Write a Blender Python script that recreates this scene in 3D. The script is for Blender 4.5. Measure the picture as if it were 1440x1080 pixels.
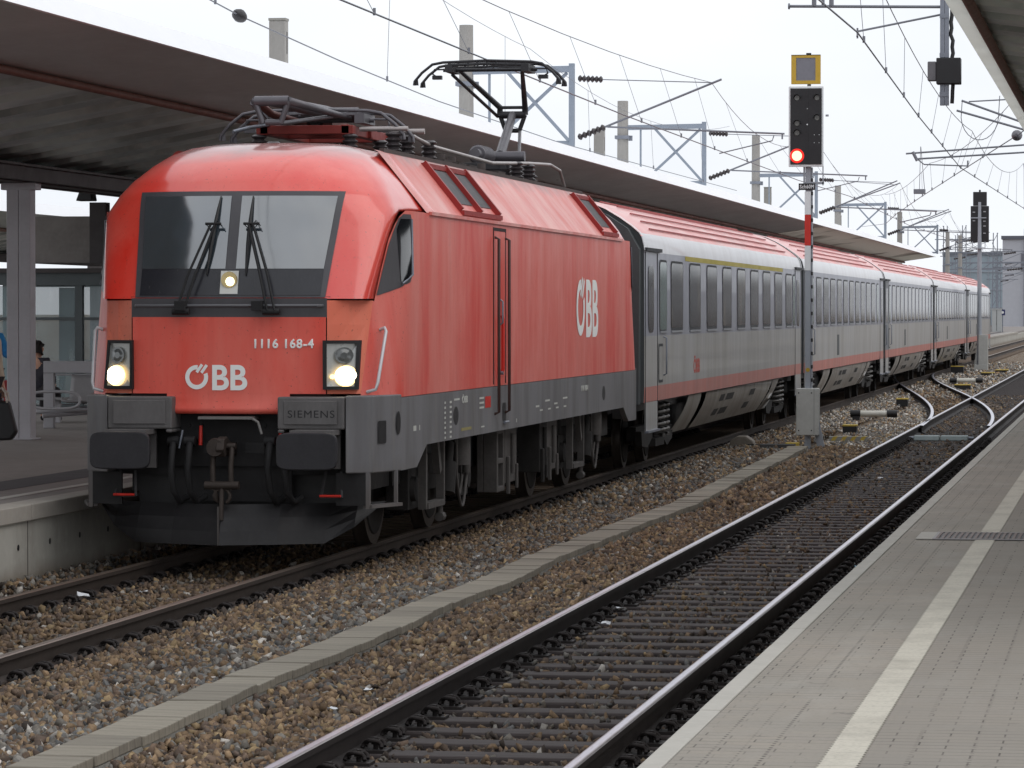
import bpy, bmesh, math, random
import numpy as np
from mathutils import Vector, Matrix
R = math.radians
random.seed(7); rng = np.random.default_rng(11)
for o in list(bpy.data.objects): bpy.data.objects.remove(o)
SC = bpy.context.scene; COL = SC.collection

# ---------------------------------------------------------------- camera, sky, sun, exposure
cam = bpy.data.cameras.new('camera'); camo = bpy.data.objects.new('camera', cam); COL.objects.link(camo)
cam.sensor_width = 36; cam.lens = 133.23; cam.clip_start = 0.5; cam.clip_end = 5000
camo.location = (8.2885, -33.628, 2.3209)
camo.rotation_euler = (R(90) - 0.0191, 0.0, 0.1627)
SC.camera = camo

W = bpy.data.worlds.new('World'); SC.world = W; W.use_nodes = True
nt = W.node_tree; nt.nodes.clear()
wo = nt.nodes.new('ShaderNodeOutputWorld'); bg = nt.nodes.new('ShaderNodeBackground')
sky = nt.nodes.new('ShaderNodeTexSky'); sky.sky_type = 'NISHITA'; sky.sun_disc = False
sky.sun_elevation = R(42); sky.sun_rotation = R(96); sky.dust_density = 4
tc = nt.nodes.new('ShaderNodeTexCoord'); mp = nt.nodes.new('ShaderNodeMapping')
mp.inputs['Scale'].default_value = (1, 1, 2.5)
nz = nt.nodes.new('ShaderNodeTexNoise'); nz.inputs['Scale'].default_value = 2.2; nz.inputs['Detail'].default_value = 5
cr = nt.nodes.new('ShaderNodeValToRGB')
cr.color_ramp.elements[0].position = .3; cr.color_ramp.elements[0].color = (7.5, 7.85, 8.4, 1)
cr.color_ramp.elements[1].position = .72; cr.color_ramp.elements[1].color = (10.8, 11.0, 11.2, 1)
mx = nt.nodes.new('ShaderNodeMix'); mx.data_type = 'RGBA'; mx.inputs[0].default_value = .93   # overcast: thick cloud over the sky
bg.inputs['Strength'].default_value = .120
L = nt.links.new
L(tc.outputs['Generated'], mp.inputs['Vector']); L(mp.outputs[0], nz.inputs['Vector']); L(nz.outputs[0], cr.inputs[0])
L(sky.outputs[0], mx.inputs[6]); L(cr.outputs[0], mx.inputs[7]); L(mx.outputs[2], bg.inputs[0]); L(bg.outputs[0], wo.inputs[0])

sl = bpy.data.lights.new('sun', 'SUN'); sl.energy = 0.55; sl.angle = R(45); sl.color = (1, .97, .93)
so = bpy.data.objects.new('sun', sl); COL.objects.link(so)
so.rotation_euler = (R(48), 0, R(84))          # high on the right, through thin cloud
SC.view_settings.view_transform = 'Standard'; SC.view_settings.look = 'None'
SC.view_settings.exposure = 0.0; SC.view_settings.gamma = 1

# ---------------------------------------------------------------- helpers
def lin(c):
    c = c / 255.0
    return c / 12.92 if c <= .04045 else ((c + .055) / 1.055) ** 2.4
def rgb(r, g, b): return (lin(r), lin(g), lin(b), 1)

class NT:
    """small wrapper for building a material"""
    def __init__(s, name, base=(.5, .5, .5, 1), rough=.5, metal=0, spec=.5, coat=0, emis=None, estr=0):
        s.m = bpy.data.materials.new(name); s.m.use_nodes = True; s.t = s.m.node_tree
        s.b = s.t.nodes['Principled BSDF']
        s.b.inputs['Base Color'].default_value = base; s.b.inputs['Roughness'].default_value = rough
        s.b.inputs['Metallic'].default_value = metal; s.b.inputs['Specular IOR Level'].default_value = spec
        s.b.inputs['Coat Weight'].default_value = coat
        if emis: s.b.inputs['Emission Color'].default_value = emis; s.b.inputs['Emission Strength'].default_value = estr
        s.base = base; s.cur = None; s._tc = None
    def n(s, kind, **kw):
        x = s.t.nodes.new(kind)
        for k, v in kw.items(): setattr(x, k, v)
        return x
    def L(s, a, b): s.t.links.new(a, b)
    def coord(s, scale=(1, 1, 1), kind='Object'):
        if s._tc is None: s._tc = s.n('ShaderNodeTexCoord')
        m = s.n('ShaderNodeMapping'); m.inputs['Scale'].default_value = scale
        s.L(s._tc.outputs[kind], m.inputs['Vector']); return m.outputs[0]
    def noise(s, scale=5, stretch=(1, 1, 1), detail=4, rough=.55, kind='Object'):
        x = s.n('ShaderNodeTexNoise'); x.inputs['Scale'].default_value = scale; x.inputs['Detail'].default_value = detail
        x.inputs['Roughness'].default_value = rough
        s.L(s.coord(stretch, kind), x.inputs['Vector']); return x.outputs[0]
    def ramp(s, fac, a, b):
        x = s.n('ShaderNodeMapRange'); x.inputs[1].default_value = a; x.inputs[2].default_value = b; x.clamp = True
        s.L(fac, x.inputs[0]); return x.outputs[0]
    def math(s, op, a, b=None):
        x = s.n('ShaderNodeMath', operation=op)
        for i, v in enumerate((a, b)):
            if v is None: continue
            if isinstance(v, (int, float)): x.inputs[i].default_value = v
            else: s.L(v, x.inputs[i])
        return x.outputs[0]
    def mix(s, fac, col, amount=1.0, mode='MIX'):
        """lay colour col over what is there, masked by fac"""
        x = s.n('ShaderNodeMix', data_type='RGBA', blend_type=mode)
        if amount != 1.0: fac = s.math('MULTIPLY', fac, amount)
        s.L(fac, x.inputs[0])
        if s.cur is None: x.inputs[6].default_value = s.base
        else: s.L(s.cur, x.inputs[6])
        if isinstance(col, tuple): x.inputs[7].default_value = col
        else: s.L(col, x.inputs[7])
        s.cur = x.outputs[2]; s.L(s.cur, s.b.inputs['Base Color']); return s
    def bump(s, h, strength=.3, dist=.01):
        x = s.n('ShaderNodeBump'); x.inputs['Strength'].default_value = strength; x.inputs['Distance'].default_value = dist
        s.L(h, x.inputs['Height']); s.L(x.outputs[0], s.b.inputs['Normal']); return s
    def rough(s, fac, a, b):
        x = s.n('ShaderNodeMapRange'); x.inputs[3].default_value = a; x.inputs[4].default_value = b
        s.L(fac, x.inputs[0]); s.L(x.outputs[0], s.b.inputs['Roughness']); return s
    def xyz(s, kind='Object'):
        x = s.n('ShaderNodeSeparateXYZ'); s.L(s.coord((1, 1, 1), kind), x.inputs[0]); return x.outputs

MATS = {}
def plain(name, col, rough=.5, metal=0, var=.25, scale=6, stretch=(1, 1, 1), dark=.55, spec=.5, coat=0, bump=0):
    """paint / metal / stone with mottled wear"""
    if name in MATS: return MATS[name]
    k = NT(name, col, rough, metal, spec, coat)
    f = k.noise(scale, stretch, 6, .62)
    k.mix(k.ramp(f, .35, .75), tuple(c * dark for c in col[:3]) + (1,), var)
    f2 = k.noise(scale * 7, stretch, 3)
    k.mix(k.ramp(f2, .45, .8), tuple(min(1, c * 1.35 + .01) for c in col[:3]) + (1,), var * .6)
    if bump: k.bump(f2, bump, .01)
    k.rough(f, max(.05, rough - .12), min(1, rough + .15))
    MATS[name] = k.m; return k.m

class MB:
    def __init__(s): s.v = []; s.f = []; s.m = []; s.sm = []
    def add(s, vs, fs, mat=0, smooth=False):
        o = len(s.v); s.v += [tuple(map(float, v)) for v in vs]
        for f in fs: s.f.append(tuple(i + o for i in f)); s.m.append(mat); s.sm.append(smooth)
        return s
    def box(s, x0, x1, y0, y1, z0, z1, mat=0, M=None):
        vs = [(x, y, z) for z in (z0, z1) for y in (y0, y1) for x in (x0, x1)]
        if M is not None: vs = [M @ Vector(v) for v in vs]
        return s.add(vs, [(0, 2, 3, 1), (4, 5, 7, 6), (0, 1, 5, 4), (1, 3, 7, 5), (3, 2, 6, 7), (2, 0, 4, 6)], mat)
    def cbox(s, c, d, mat=0, M=None):
        return s.box(c[0]-d[0]/2, c[0]+d[0]/2, c[1]-d[1]/2, c[1]+d[1]/2, c[2]-d[2]/2, c[2]+d[2]/2, mat, M)
    def tube(s, pts, r, n=8, mat=0, caps=True, smooth=True, closed=False):
        pts = [Vector(p) for p in pts]; N = len(pts)
        rs = r if isinstance(r, (list, tuple)) else [r] * N
        rings = []; prev = None
        for i, p in enumerate(pts):
            if closed: t = pts[(i+1) % N] - pts[i-1]
            else: t = (pts[min(i+1, N-1)] - pts[max(i-1, 0)])
            t.normalize()
            if prev is None:
                a = Vector((0, 0, 1)) if abs(t.z) < .9 else Vector((1, 0, 0))
                u = t.cross(a).normalized()
            else:
                u = (prev - t * prev.dot(t)); u = u.normalized() if u.length > 1e-6 else t.orthogonal().normalized()
            prev = u; w = t.cross(u)
            rings.append([p + (u * math.cos(2*math.pi*k/n) + w * math.sin(2*math.pi*k/n)) * rs[i] for k in range(n)])
        vs = [v for rg in rings for v in rg]; fs = []
        for i in range(N if closed else N-1):
            j = (i+1) % N
            for k in range(n):
                k2 = (k+1) % n; fs.append((i*n+k, i*n+k2, j*n+k2, j*n+k))
        s.add(vs, fs, mat, smooth)
        if caps and not closed:
            s.add(rings[0], [tuple(range(n))[::-1]], mat); s.add(rings[-1], [tuple(range(n))], mat)
        return s
    def bar(s, a, b, w, h, mat=0):
        """rectangular bar from a to b: w sideways, h in the other direction"""
        a, b = Vector(a), Vector(b); t = (b-a).normalized()
        up = Vector((0, 0, 1)) if abs(t.z) < .95 else Vector((0, 1, 0))
        u = t.cross(up).normalized() * w/2; q = u.cross(t).normalized() * h/2
        vs = [a-u-q, a+u-q, a+u+q, a-u+q, b-u-q, b+u-q, b+u+q, b-u+q]
        return s.add(vs, [(3, 2, 1, 0), (4, 5, 6, 7), (0, 1, 5, 4), (1, 2, 6, 5), (2, 3, 7, 6), (3, 0, 4, 7)], mat)
    def prism(s, poly, axis, a, b, mat=0, mats=None, smooth=False):
        """extrude 2-D polygon along axis; poly in the other two axes in xyz order"""
        n = len(poly)
        def P(p, t):
            if axis == 'X': return (t, p[0], p[1])
            if axis == 'Y': return (p[0], t, p[1])
            return (p[0], p[1], t)
        s.add([P(p, a) for p in poly] + [P(p, b) for p in poly], [], mat)
        o = len(s.v) - 2*n
        for i in range(n):
            j = (i+1) % n
            s.f.append((o+i, o+j, o+n+j, o+n+i)); s.m.append(mats[i] if mats else mat); s.sm.append(smooth)
        s.f.append(tuple(range(o, o+n))[::-1]); s.m.append(mat); s.sm.append(False)
        s.f.append(tuple(range(o+n, o+2*n))); s.m.append(mat); s.sm.append(False)
        return s
    def grid(s, rows, mat=0, smooth=True, flip=False, matf=None):
        nr, nc = len(rows), len(rows[0]); o = len(s.v)
        s.v += [tuple(map(float, v)) for r in rows for v in r]
        for i in range(nr-1):
            for j in range(nc-1):
                q = (o+i*nc+j, o+i*nc+j+1, o+(i+1)*nc+j+1, o+(i+1)*nc+j)
                s.f.append(q[::-1] if flip else q); s.m.append(matf(i, j) if matf else mat); s.sm.append(smooth)
        return s
    def disc(s, c, axis, r0, r1, d, n=24, mat=0):
        """cylinder (r0) with face radius r1, centred at c, from c to c+d on axis"""
        ax = {'X': Vector((1, 0, 0)), 'Y': Vector((0, 1, 0)), 'Z': Vector((0, 0, 1))}[axis]
        c = Vector(c); return s.tube([c, c + ax*d], [r0, r1], n, mat)
    def build(s, name, mats, parent=None, loc=None, fix=True, bevel=0, seg=2, ang=35):
        me = bpy.data.meshes.new(name); me.from_pydata(s.v, [], s.f)
        for m in (mats if isinstance(mats, (list, tuple)) else [mats]): me.materials.append(m)
        me.polygons.foreach_set('material_index', s.m); me.polygons.foreach_set('use_smooth', s.sm)
        if fix:
            bm = bmesh.new(); bm.from_mesh(me); bmesh.ops.recalc_face_normals(bm, faces=bm.faces); bm.to_mesh(me); bm.free()
        me.update()
        o = bpy.data.objects.new(name, me); COL.objects.link(o)
        if parent is not None: o.parent = parent
        if loc is not None: o.location = loc
        if bevel:
            b = o.modifiers.new('bevel', 'BEVEL'); b.width = bevel; b.segments = seg; b.limit_method = 'ANGLE'; b.angle_limit = R(ang)
        return o

def tag(o, label=None, cat=None, group=None, kind=None):
    if label: o['label'] = label
    if cat: o['category'] = cat
    if group: o['group'] = group
    if kind: o['kind'] = kind
    return o
def thing(name, label, cat, loc=(0, 0, 0), rz=0, group=None):
    o = bpy.data.objects.new(name, None); COL.objects.link(o); o.location = loc; o.rotation_euler = (0, 0, rz)
    o.empty_display_size = .2
    return tag(o, label, cat, group)
CH = {}
def kids(o): return [c for c in bpy.data.objects if c.parent == o]
def copy_tree(o, parent=None, kidmap=None):
    if kidmap is None:
        kidmap = {}
        for c in bpy.data.objects:
            if c.parent: kidmap.setdefault(c.parent.name, []).append(c)
    c = o.copy(); COL.objects.link(c)
    if parent is not None: c.parent = parent
    for k in kidmap.get(o.name, []): copy_tree(k, c, kidmap)
    return c
def text(name, s, size, mat, parent, mtx, bold=0.0, ext=.002, sx=1, align='LEFT', conform=None, label=None):
    cu = bpy.data.curves.new(name, 'FONT'); cu.body = s; cu.size = size; cu.extrude = ext; cu.offset = bold if bold > .006 else 0; cu.bevel_depth = bold if bold <= .006 else 0; cu.bevel_resolution = 0; cu.align_x = align; cu.space_character = 1.12 if bold < .004 else 1.0
    t = bpy.data.objects.new(name, cu); COL.objects.link(t); bpy.context.view_layer.update()
    me = bpy.data.meshes.new_from_object(t.evaluated_get(bpy.context.evaluated_depsgraph_get()))
    bpy.data.objects.remove(t); bpy.data.curves.remove(cu)
    for v in me.vertices:
        p = mtx @ Vector((v.co.x * sx, v.co.y, v.co.z))
        v.co = conform(p) if conform else p
    me.materials.clear(); me.materials.append(mat)
    me.name = name; o = bpy.data.objects.new(name, me); COL.objects.link(o)
    if parent is not None: o.parent = parent
    return o
FRONT = Matrix(((1, 0, 0, 0), (0, 0, -1, 0), (0, 1, 0, 0), (0, 0, 0, 1)))    # text facing -Y
SIDE = Matrix(((0, 0, 1, 0), (1, 0, 0, 0), (0, 1, 0, 0), (0, 0, 0, 1)))     # text facing +X
def T(x, y, z): return Matrix.Translation((x, y, z))
def lerp(a, b, t): return a + (b-a)*t
def interp(x, xs, ys): return float(np.interp(x, xs, ys))

# ---------------------------------------------------------------- common materials
steel_dk = plain('dark_steel', rgb(52, 50, 52), .55, .2, .5, 5)
black = plain('black_paint', rgb(28, 27, 29), .5, 0, .3, 8)
galv = plain('galvanised_steel', rgb(134, 138, 148), .45, .5, .35, 6)
wire_m = plain('wire', rgb(122, 124, 132), .5, .3, .1)
concrete = plain('concrete', rgb(150, 148, 142), .85, 0, .45, 2.5, (1, 1, 1), .6, bump=.3)
conc_mast = plain('mast_concrete', rgb(156, 153, 149), .85, 0, .4, 2.5, (1, 1, .4), .7, bump=.2)
white = plain('white_paint', rgb(226, 228, 230), .5, 0, .12, 6, dark=.8)
yellow = plain('yellow_paint', rgb(205, 165, 30), .5, 0, .25, 8)
redpaint = plain('red_paint', rgb(205, 42, 30), .45, 0, .15, 8)
insul = plain('brown_insulator', rgb(58, 52, 54), .3, 0, .2, 8)
glass_dk = plain('dark_glass', rgb(30, 34, 38), .07, 0, .2, 1.2, spec=.6)
# ================================================================ SETTING: ground, ballast, tracks, platforms
XR = 4.70                                    # centre line of the near track
def gravel_mat():
    k = NT('gravel_bed', rgb(96, 80, 66), .95, 0, .2)
    v = k.n('ShaderNodeTexVoronoi'); v.inputs['Scale'].default_value = 15; k.L(k.coord(), v.inputs['Vector'])
    hs = k.n('ShaderNodeSeparateColor'); k.L(v.outputs['Color'], hs.inputs[0])
    k.mix(k.ramp(hs.outputs[0], .1, .9), rgb(150, 128, 98), .8)
    k.mix(k.ramp(hs.outputs[1], .72, .76), rgb(176, 172, 166), .8)
    k.mix(k.ramp(hs.outputs[2], .6, .7), rgb(84, 70, 60), .8)
    k.mix(k.ramp(k.noise(.5), .4, .7), rgb(70, 58, 50), .6)
    k.bump(v.outputs['Distance'], 1.0, .04)
    return k.m
gm = gravel_mat()
b = MB()
ys = [-60, -30, 0, 60, 200, 600, 3000]
xs = [-1500, -60, -14, -1.9, 1.0, 2.3, 3.0, 3.9, 6.6, 60, 1500]
def gz(x, y=0): return -.24
b.grid([[(x, y, -.245) for x in xs] for y in ys], 0, False)
g = b.build('ground', gm); tag(g, kind='structure')

# ---- rails
def rail_mats(top, side, tr):
    return [plain('rail_top_' + tr, top, .28 if tr == 'bright' else .42, .85, .25, 14, (8, 1, 1), .7), plain('rail_side_' + tr, side, .75, .2, .5, 3, (1, .6, 1), .5)]
RB = rail_mats(rgb(190, 188, 198), rgb(38, 31, 30), 'bright')
RD = rail_mats(rgb(132, 118, 108), rgb(60, 50, 44), 'dull')
k = NT('rail_top_worn', rgb(92, 78, 76), .5, .6)
Xr, Yr, Zr = k.xyz(); dr = k.math('ABSOLUTE', k.math('SUBTRACT', k.math('ABSOLUTE', Xr), .7515))
k.mix(k.ramp(k.math('ADD', dr, k.math('MULTIPLY', k.noise(6, (1, .4, 1), 3), .012)), .030, .020), rgb(186, 182, 192))
k.mix(k.ramp(k.noise(9, (6, .5, 1), 4), .5, .8), rgb(132, 120, 124), .5); k.b.inputs['Metallic'].default_value = .85; k.rough(k.noise(12, (4, .4, 1)), .22, .42)
RN = [k.m, RB[1]]
PROF = [(-.036, -.006), (-.026, 0), (.026, 0), (.036, -.006), (.036, -.038), (.010, -.05), (.009, -.135), (.07, -.160), (.075, -.172), (-.075, -.172), (-.07, -.160), (-.009, -.135), (-.010, -.05), (-.036, -.038)]
PMAT = [0, 0, 0, 1, 1, 1, 1, 1, 1, 1, 1, 1, 1, 1]
def rail_path(pts, taper=None):
    """sweep the rail profile along a plan path of (x, y)"""
    b = MB(); n = len(PROF); rows = []
    for i, p in enumerate(pts):
        q0 = pts[max(0, i-1)]; q1 = pts[min(len(pts)-1, i+1)]
        t = Vector((q1[0]-q0[0], q1[1]-q0[1], 0)).normalized(); s = Vector((t.y, -t.x, 0))
        rows.append([Vector((p[0], p[1], 0)) + s*a + Vector((0, 0, z)) for a, z in PROF])
    o = len(b.v); b.v += [tuple(v) for r in rows for v in r]
    for i in range(len(pts)-1):
        for k in range(n):
            k2 = (k+1) % n; b.f.append((o+i*n+k, o+i*n+k2, o+(i+1)*n+k2, o+(i+1)*n+k)); b.m.append(PMAT[k]); b.sm.append(False)
    b.add(rows[0], [tuple(range(n))], 1); b.add(rows[-1], [tuple(range(n))[::-1]], 1)
    return b
tie_dark = plain('tie_dark', rgb(57, 49, 48), .8, 0, .5, 3, (.4, 3, 1), .5, bump=.3)
tie_brown = plain('tie_brown', rgb(112, 96, 82), .9, 0, .5, 3, (.4, 3, 1), .55, bump=.3)
fast_m = plain('fastening_iron', rgb(40, 34, 33), .7, .3, .4, 20)
def fastening():
    b = MB()
    b.box(-.19, .19, -.085, .085, .0, .018)
    for s in (-1, 1):
        # spring clip: two little hoops and a bolt
        for dy in (-.045, .045):
            b.tube([(s*(.10 + .055*math.cos(a)), dy + .018*math.sin(3*a), .028 + .045*math.sin(a)) for a in np.linspace(0, math.pi, 8)], .013, 6)
        b.tube([(s*.115, 0, .01), (s*.115, 0, .085)], .016, 6); b.tube([(s*.115, 0, .045), (s*.115, 0, .07)], .028, 6)
    return b
def track(label, xc, y0, y1, ymin_parts, rm, tm, rails=None, pitch=.6, ztop=-.175):
    t = thing('railway_track', label, 'track', (xc, 0, 0))
    for s in (-1, 1):
        rail_path([(s*.7535, y) for y in (y0, 0, 60, 150, y1)]).build('rail', rm, t)
    proto = MB().box(-1.3, 1.3, -.13, .13, -.15, 0).build('sleeper', tm, t, bevel=.015)
    fp = None
    n = int((y1-y0)/pitch); k = 0; rest = MB()
    for i in range(n):
        y = y0 + i*pitch
        if y < ymin_parts: rest.box(-1.3, 1.3, y-.13, y+.13, ztop-.15, ztop); continue
        if k < 100:
            s = proto if k == 0 else proto.copy()
            if k: COL.objects.link(s); s.parent = t
            s.location = (random.uniform(-.02, .02), y, ztop); s.rotation_euler = (0, 0, random.uniform(-.01, .01))
            for sx in (-1, 1):
                if fp is None: fp = fastening().build('rail_fastening', fast_m, s); f = fp
                else: f = fp.copy(); COL.objects.link(f); f.parent = s
                f.location = (sx*.7535, 0, 0)
            k += 1
        else: rest.box(-1.3, 1.3, y-.13, y+.13, ztop-.15, ztop)
    r = rest.build('sleepers', tm, t); tag(r, kind='stuff')
    return t
track('brown weathered track the red locomotive and its train stand on', 0, -24, 500, -15, RD, tie_brown)
track('bright railed dark track beside the paved near platform', XR, -24, 400, -20, RN, tie_dark)

# ---- crossover between the tracks
def off(y):
    s = min(max((y-42)/76.0, 0), 1); return 4.70*(3*s*s - 2*s**3)
cx = thing('crossover_track', 'curved crossover track leading from the near track across to the train track', 'track')
rail_path([(XR-.68-off(y), y) for y in np.linspace(44, 104, 60)]).build('rail', RB, cx)
rail_path([(XR+.68-off(y), y) for y in np.linspace(44, 112, 68)]).build('rail', RB, cx)
for i, y in enumerate(np.arange(62, 100, .65)):
    MB().box(-1.25, 1.25, -.13, .13, -.1, 0).build('sleeper', tie_brown, cx, (XR-off(y), float(y), -.172)).rotation_euler = (0, 0, .1)
sw = thing('point_rod_cover', 'pale grey flat cover lying between the rails at the points', 'rail equipment', (4.62, 39.9, -.17))
b = MB(); b.prism([(-.16, 0), (.16, 0), (.13, .10), (-.13, .10)], 'X', -.52, -.03); b.prism([(-.16, 0), (.16, 0), (.13, .10), (-.13, .10)], 'X', -.01, .52)
b.build('cover_plate', plain('cover_grey', rgb(150, 160, 160), .6, .2, .3), sw, bevel=.02)
b = MB(); b.tube([(-.62, .0, .05), (-.52, 0, .05)], .03); b.tube([(.52, .0, .05), (.62, 0, .05)], .03); b.build('rod', galv, sw)

# ---- ballast stones
def rock_templates(n=18):
    out = []
    for i in range(n):
        bm = bmesh.new()
        for k in range(8):
            v = Vector(rng.normal(size=3)).normalized(); v = Vector((v.x*.68, v.y*.5, v.z*.44)) * rng.uniform(.85, 1.15)
            bm.verts.new(v)
        r = bmesh.ops.convex_hull(bm, input=bm.verts)
        bmesh.ops.delete(bm, geom=[g_ for g_ in r['geom_interior'] if isinstance(g_, bmesh.types.BMVert)], context='VERTS')
        bmesh.ops.triangulate(bm, faces=bm.faces)
        bm.verts.index_update()
        out.append((np.array([v.co[:] for v in bm.verts]), np.array([[v.index for v in f.verts] for f in bm.faces]))); bm.free()
    return out
TPL = rock_templates()
def duct_x(y): return float(np.interp(y, [-40, -13, -9.5, -6.5, -3, -.5, 3, 6.5, 9, 13, 17, 21, 29, 35], [2.64, 2.63, 2.59, 2.66, 2.60, 2.68, 2.60, 2.66, 2.66, 2.76, 2.68, 2.62, 2.50, 2.40]))
PAL = [np.array([lin(a), lin(b_), lin(c)]) for a, b_, c in [(148, 124, 98), (130, 108, 86), (118, 100, 86), (102, 88, 79), (160, 138, 106), (122, 117, 110), (103, 103, 103), (140, 136, 130), (80, 72, 67), (196, 190, 182)]]
P_BROWN = [.17, .23, .20, .15, .08, .05, .03, .02, .06, .01]
P_MIX = [.13, .12, .11, .09, .07, .14, .14, .10, .07, .03]
P_GREY = [.04, .05, .07, .07, .05, .22, .20, .17, .08, .05]
P_PALE = [.06, .05, .05, .05, .08, .16, .10, .27, .03, .15]
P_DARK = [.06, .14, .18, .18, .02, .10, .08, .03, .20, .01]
STV, STF, STC, STN = [], [], [], 0
def scatter(n, x0, x1, y0, y1, zf, size, pal, keep=None, gain=1.0):
    global STN
    X = rng.uniform(x0, x1, n); Y = rng.uniform(y0, y1, n)
    if keep is not None:
        kx = keep(X, Y); X, Y = X[kx], Y[kx]
    n = len(X)
    S = size * np.minimum(np.exp(rng.normal(0, .3, n)), 1.55); which = rng.integers(0, len(TPL), n)
    A = rng.uniform(0, 2*np.pi, (n, 3)); A[:, 0] *= .22; A[:, 1] *= .22
    Z = zf(X, Y) + rng.uniform(-.3, .45, n)*S
    ci = rng.choice(len(PAL), n, p=np.array(pal)/sum(pal)); C = np.array(PAL)[ci] * rng.uniform(.6, 1.28, (n, 1)) * gain
    for w in range(len(TPL)):
        m = np.where(which == w)[0]
        if not len(m): continue
        v0, f0 = TPL[w]
        a, b_, c = A[m, 0], A[m, 1], A[m, 2]
        ca, sa, cb, sb, cc, sc_ = np.cos(a), np.sin(a), np.cos(b_), np.sin(b_), np.cos(c), np.sin(c)
        Rm = np.empty((len(m), 3, 3))
        Rm[:, 0, 0] = cc*cb; Rm[:, 0, 1] = cc*sb*sa - sc_*ca; Rm[:, 0, 2] = cc*sb*ca + sc_*sa
        Rm[:, 1, 0] = sc_*cb; Rm[:, 1, 1] = sc_*sb*sa + cc*ca; Rm[:, 1, 2] = sc_*sb*ca - cc*sa
        Rm[:, 2, 0] = -sb; Rm[:, 2, 1] = cb*sa; Rm[:, 2, 2] = cb*ca
        V = np.einsum('nij,kj->nki', Rm, v0) * S[m][:, None, None] + np.stack([X[m], Y[m], Z[m]], 1)[:, None, :]
        F = f0[None] + (STN + np.arange(len(m))*len(v0))[:, None, None]
        STN += len(m)*len(v0)
        STV.append(V.reshape(-1, 3)); STF.append(F.reshape(-1, 3)); STC.append(np.repeat(C[m], len(v0), 0))
dx_v = np.vectorize(duct_x)
off_rails = lambda X, Y: (np.abs(np.abs(X) - .7535) > .085) & (np.abs(np.abs(X-XR) - .7535) > .085)
nd = lambda X, Y: np.abs(X - dx_v(Y)) > .17
def z_six(X, Y):
    """six foot: higher left of the trough, falling to the near track's sleeper ends"""
    d = dx_v(Y); z = np.where(X < d, -.135, -.175)
    z = np.where(X < 1.35, -.135 - .06*(1.35 - X)/.5, z); return np.where(X > 3.35, -.20, z)
k1 = lambda X, Y: off_rails(X, Y) & nd(X, Y)
scatter(26000, .86, 1.75, -17, 13, z_six, .050, P_BROWN, k1)
scatter(32000, 1.55, 2.6, -17, 13, z_six, .052, P_MIX, k1)
scatter(9000, 1.9, 2.5, -17, 3, z_six, .056, P_GREY, k1)
scatter(42000, 2.6, 3.87, -17, 13, z_six, .050, P_BROWN, k1)
scatter(22000, .86, 2.6, 13, 45, z_six, .066, P_MIX, k1)
scatter(15000, 2.4, 3.87, 13, 36, z_six, .066, P_BROWN, k1)
# coarse pale stones beyond the signal, between the tracks
km = lambda X, Y: off_rails(X, Y) & nd(X, Y) & ((X < XR - .80 - np.vectorize(off)(Y)) | (Y > 104))
scatter(30000, .9, 3.85, 35, 78, lambda X, Y: X*0 - .17, .062, P_PALE, km, 1.3)
scatter(9000, .9, 3.85, 75, 150, lambda X, Y: X*0 - .19, .10, P_PALE, lambda X, Y: off_rails(X, Y), 1.25)
inx = lambda X, Y: off_rails(X, Y) & (np.abs(X - (XR - np.vectorize(off)(Y))) < .60)
scatter(9000, .95, 3.85, 56, 104, lambda X, Y: X*0 - .175, .062, P_BROWN, inx, .95)
# four foot of the train track in front of the locomotive, and under the platform wall
onr = lambda X, Y: off_rails(X, Y) & ((np.abs(((Y + 24 + .3) % .6) - .3) > .10) | (rng.uniform(size=len(X)) < .12))
scatter(19000, -.67, .67, -17, 6, lambda X, Y: X*0 - .19, .052, P_BROWN, onr, .82)
scatter(9000, -1.7, -.84, -17, 6, lambda X, Y: -.20 + .08*(-X-.84), .054, P_MIX, onr, .8)
# four foot of the near track: dark stones low between the sleepers
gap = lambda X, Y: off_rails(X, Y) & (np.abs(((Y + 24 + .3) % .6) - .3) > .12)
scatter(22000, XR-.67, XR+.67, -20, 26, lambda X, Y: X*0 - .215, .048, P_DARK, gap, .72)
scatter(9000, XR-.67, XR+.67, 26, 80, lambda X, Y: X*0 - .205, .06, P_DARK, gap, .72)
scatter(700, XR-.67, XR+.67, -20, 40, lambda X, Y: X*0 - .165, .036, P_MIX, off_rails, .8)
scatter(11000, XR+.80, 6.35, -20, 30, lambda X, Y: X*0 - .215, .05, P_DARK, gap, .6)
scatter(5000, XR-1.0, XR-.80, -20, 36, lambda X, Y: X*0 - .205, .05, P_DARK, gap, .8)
V = np.concatenate(STV).astype(np.float32); F = np.concatenate(STF).astype(np.int32); C = np.concatenate(STC)
me = bpy.data.meshes.new('ballast_stones')
me.vertices.add(len(V)); me.vertices.foreach_set('co', V.ravel())
me.loops.add(len(F)*3); me.loops.foreach_set('vertex_index', F.ravel())
me.polygons.add(len(F)); me.polygons.foreach_set('loop_start', np.arange(0, len(F)*3, 3, dtype=np.int32))
me.update(calc_edges=True)
ca = me.color_attributes.new('stone', 'FLOAT_COLOR', 'POINT')
ca.data.foreach_set('color', np.concatenate([C, np.ones((len(C), 1))], 1).astype(np.float32).ravel())
k = NT('ballast_stone', rgb(130, 110, 90), .92, 0, .25)
at = k.n('ShaderNodeAttribute', attribute_name='stone'); k.cur = at.outputs['Color']
k.mix(k.ramp(k.noise(55, (1, 1, 1), 3), .4, .7), rgb(70, 58, 50), .35); k.mix(k.ramp(k.noise(24, (1, 1, 1), 2), .55, .8), rgb(176, 160, 136), .3)
me.materials.append(k.m)
o = bpy.data.objects.new('ballast_stones', me); COL.objects.link(o); tag(o, kind='stuff')
print('stones', len(F))

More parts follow.
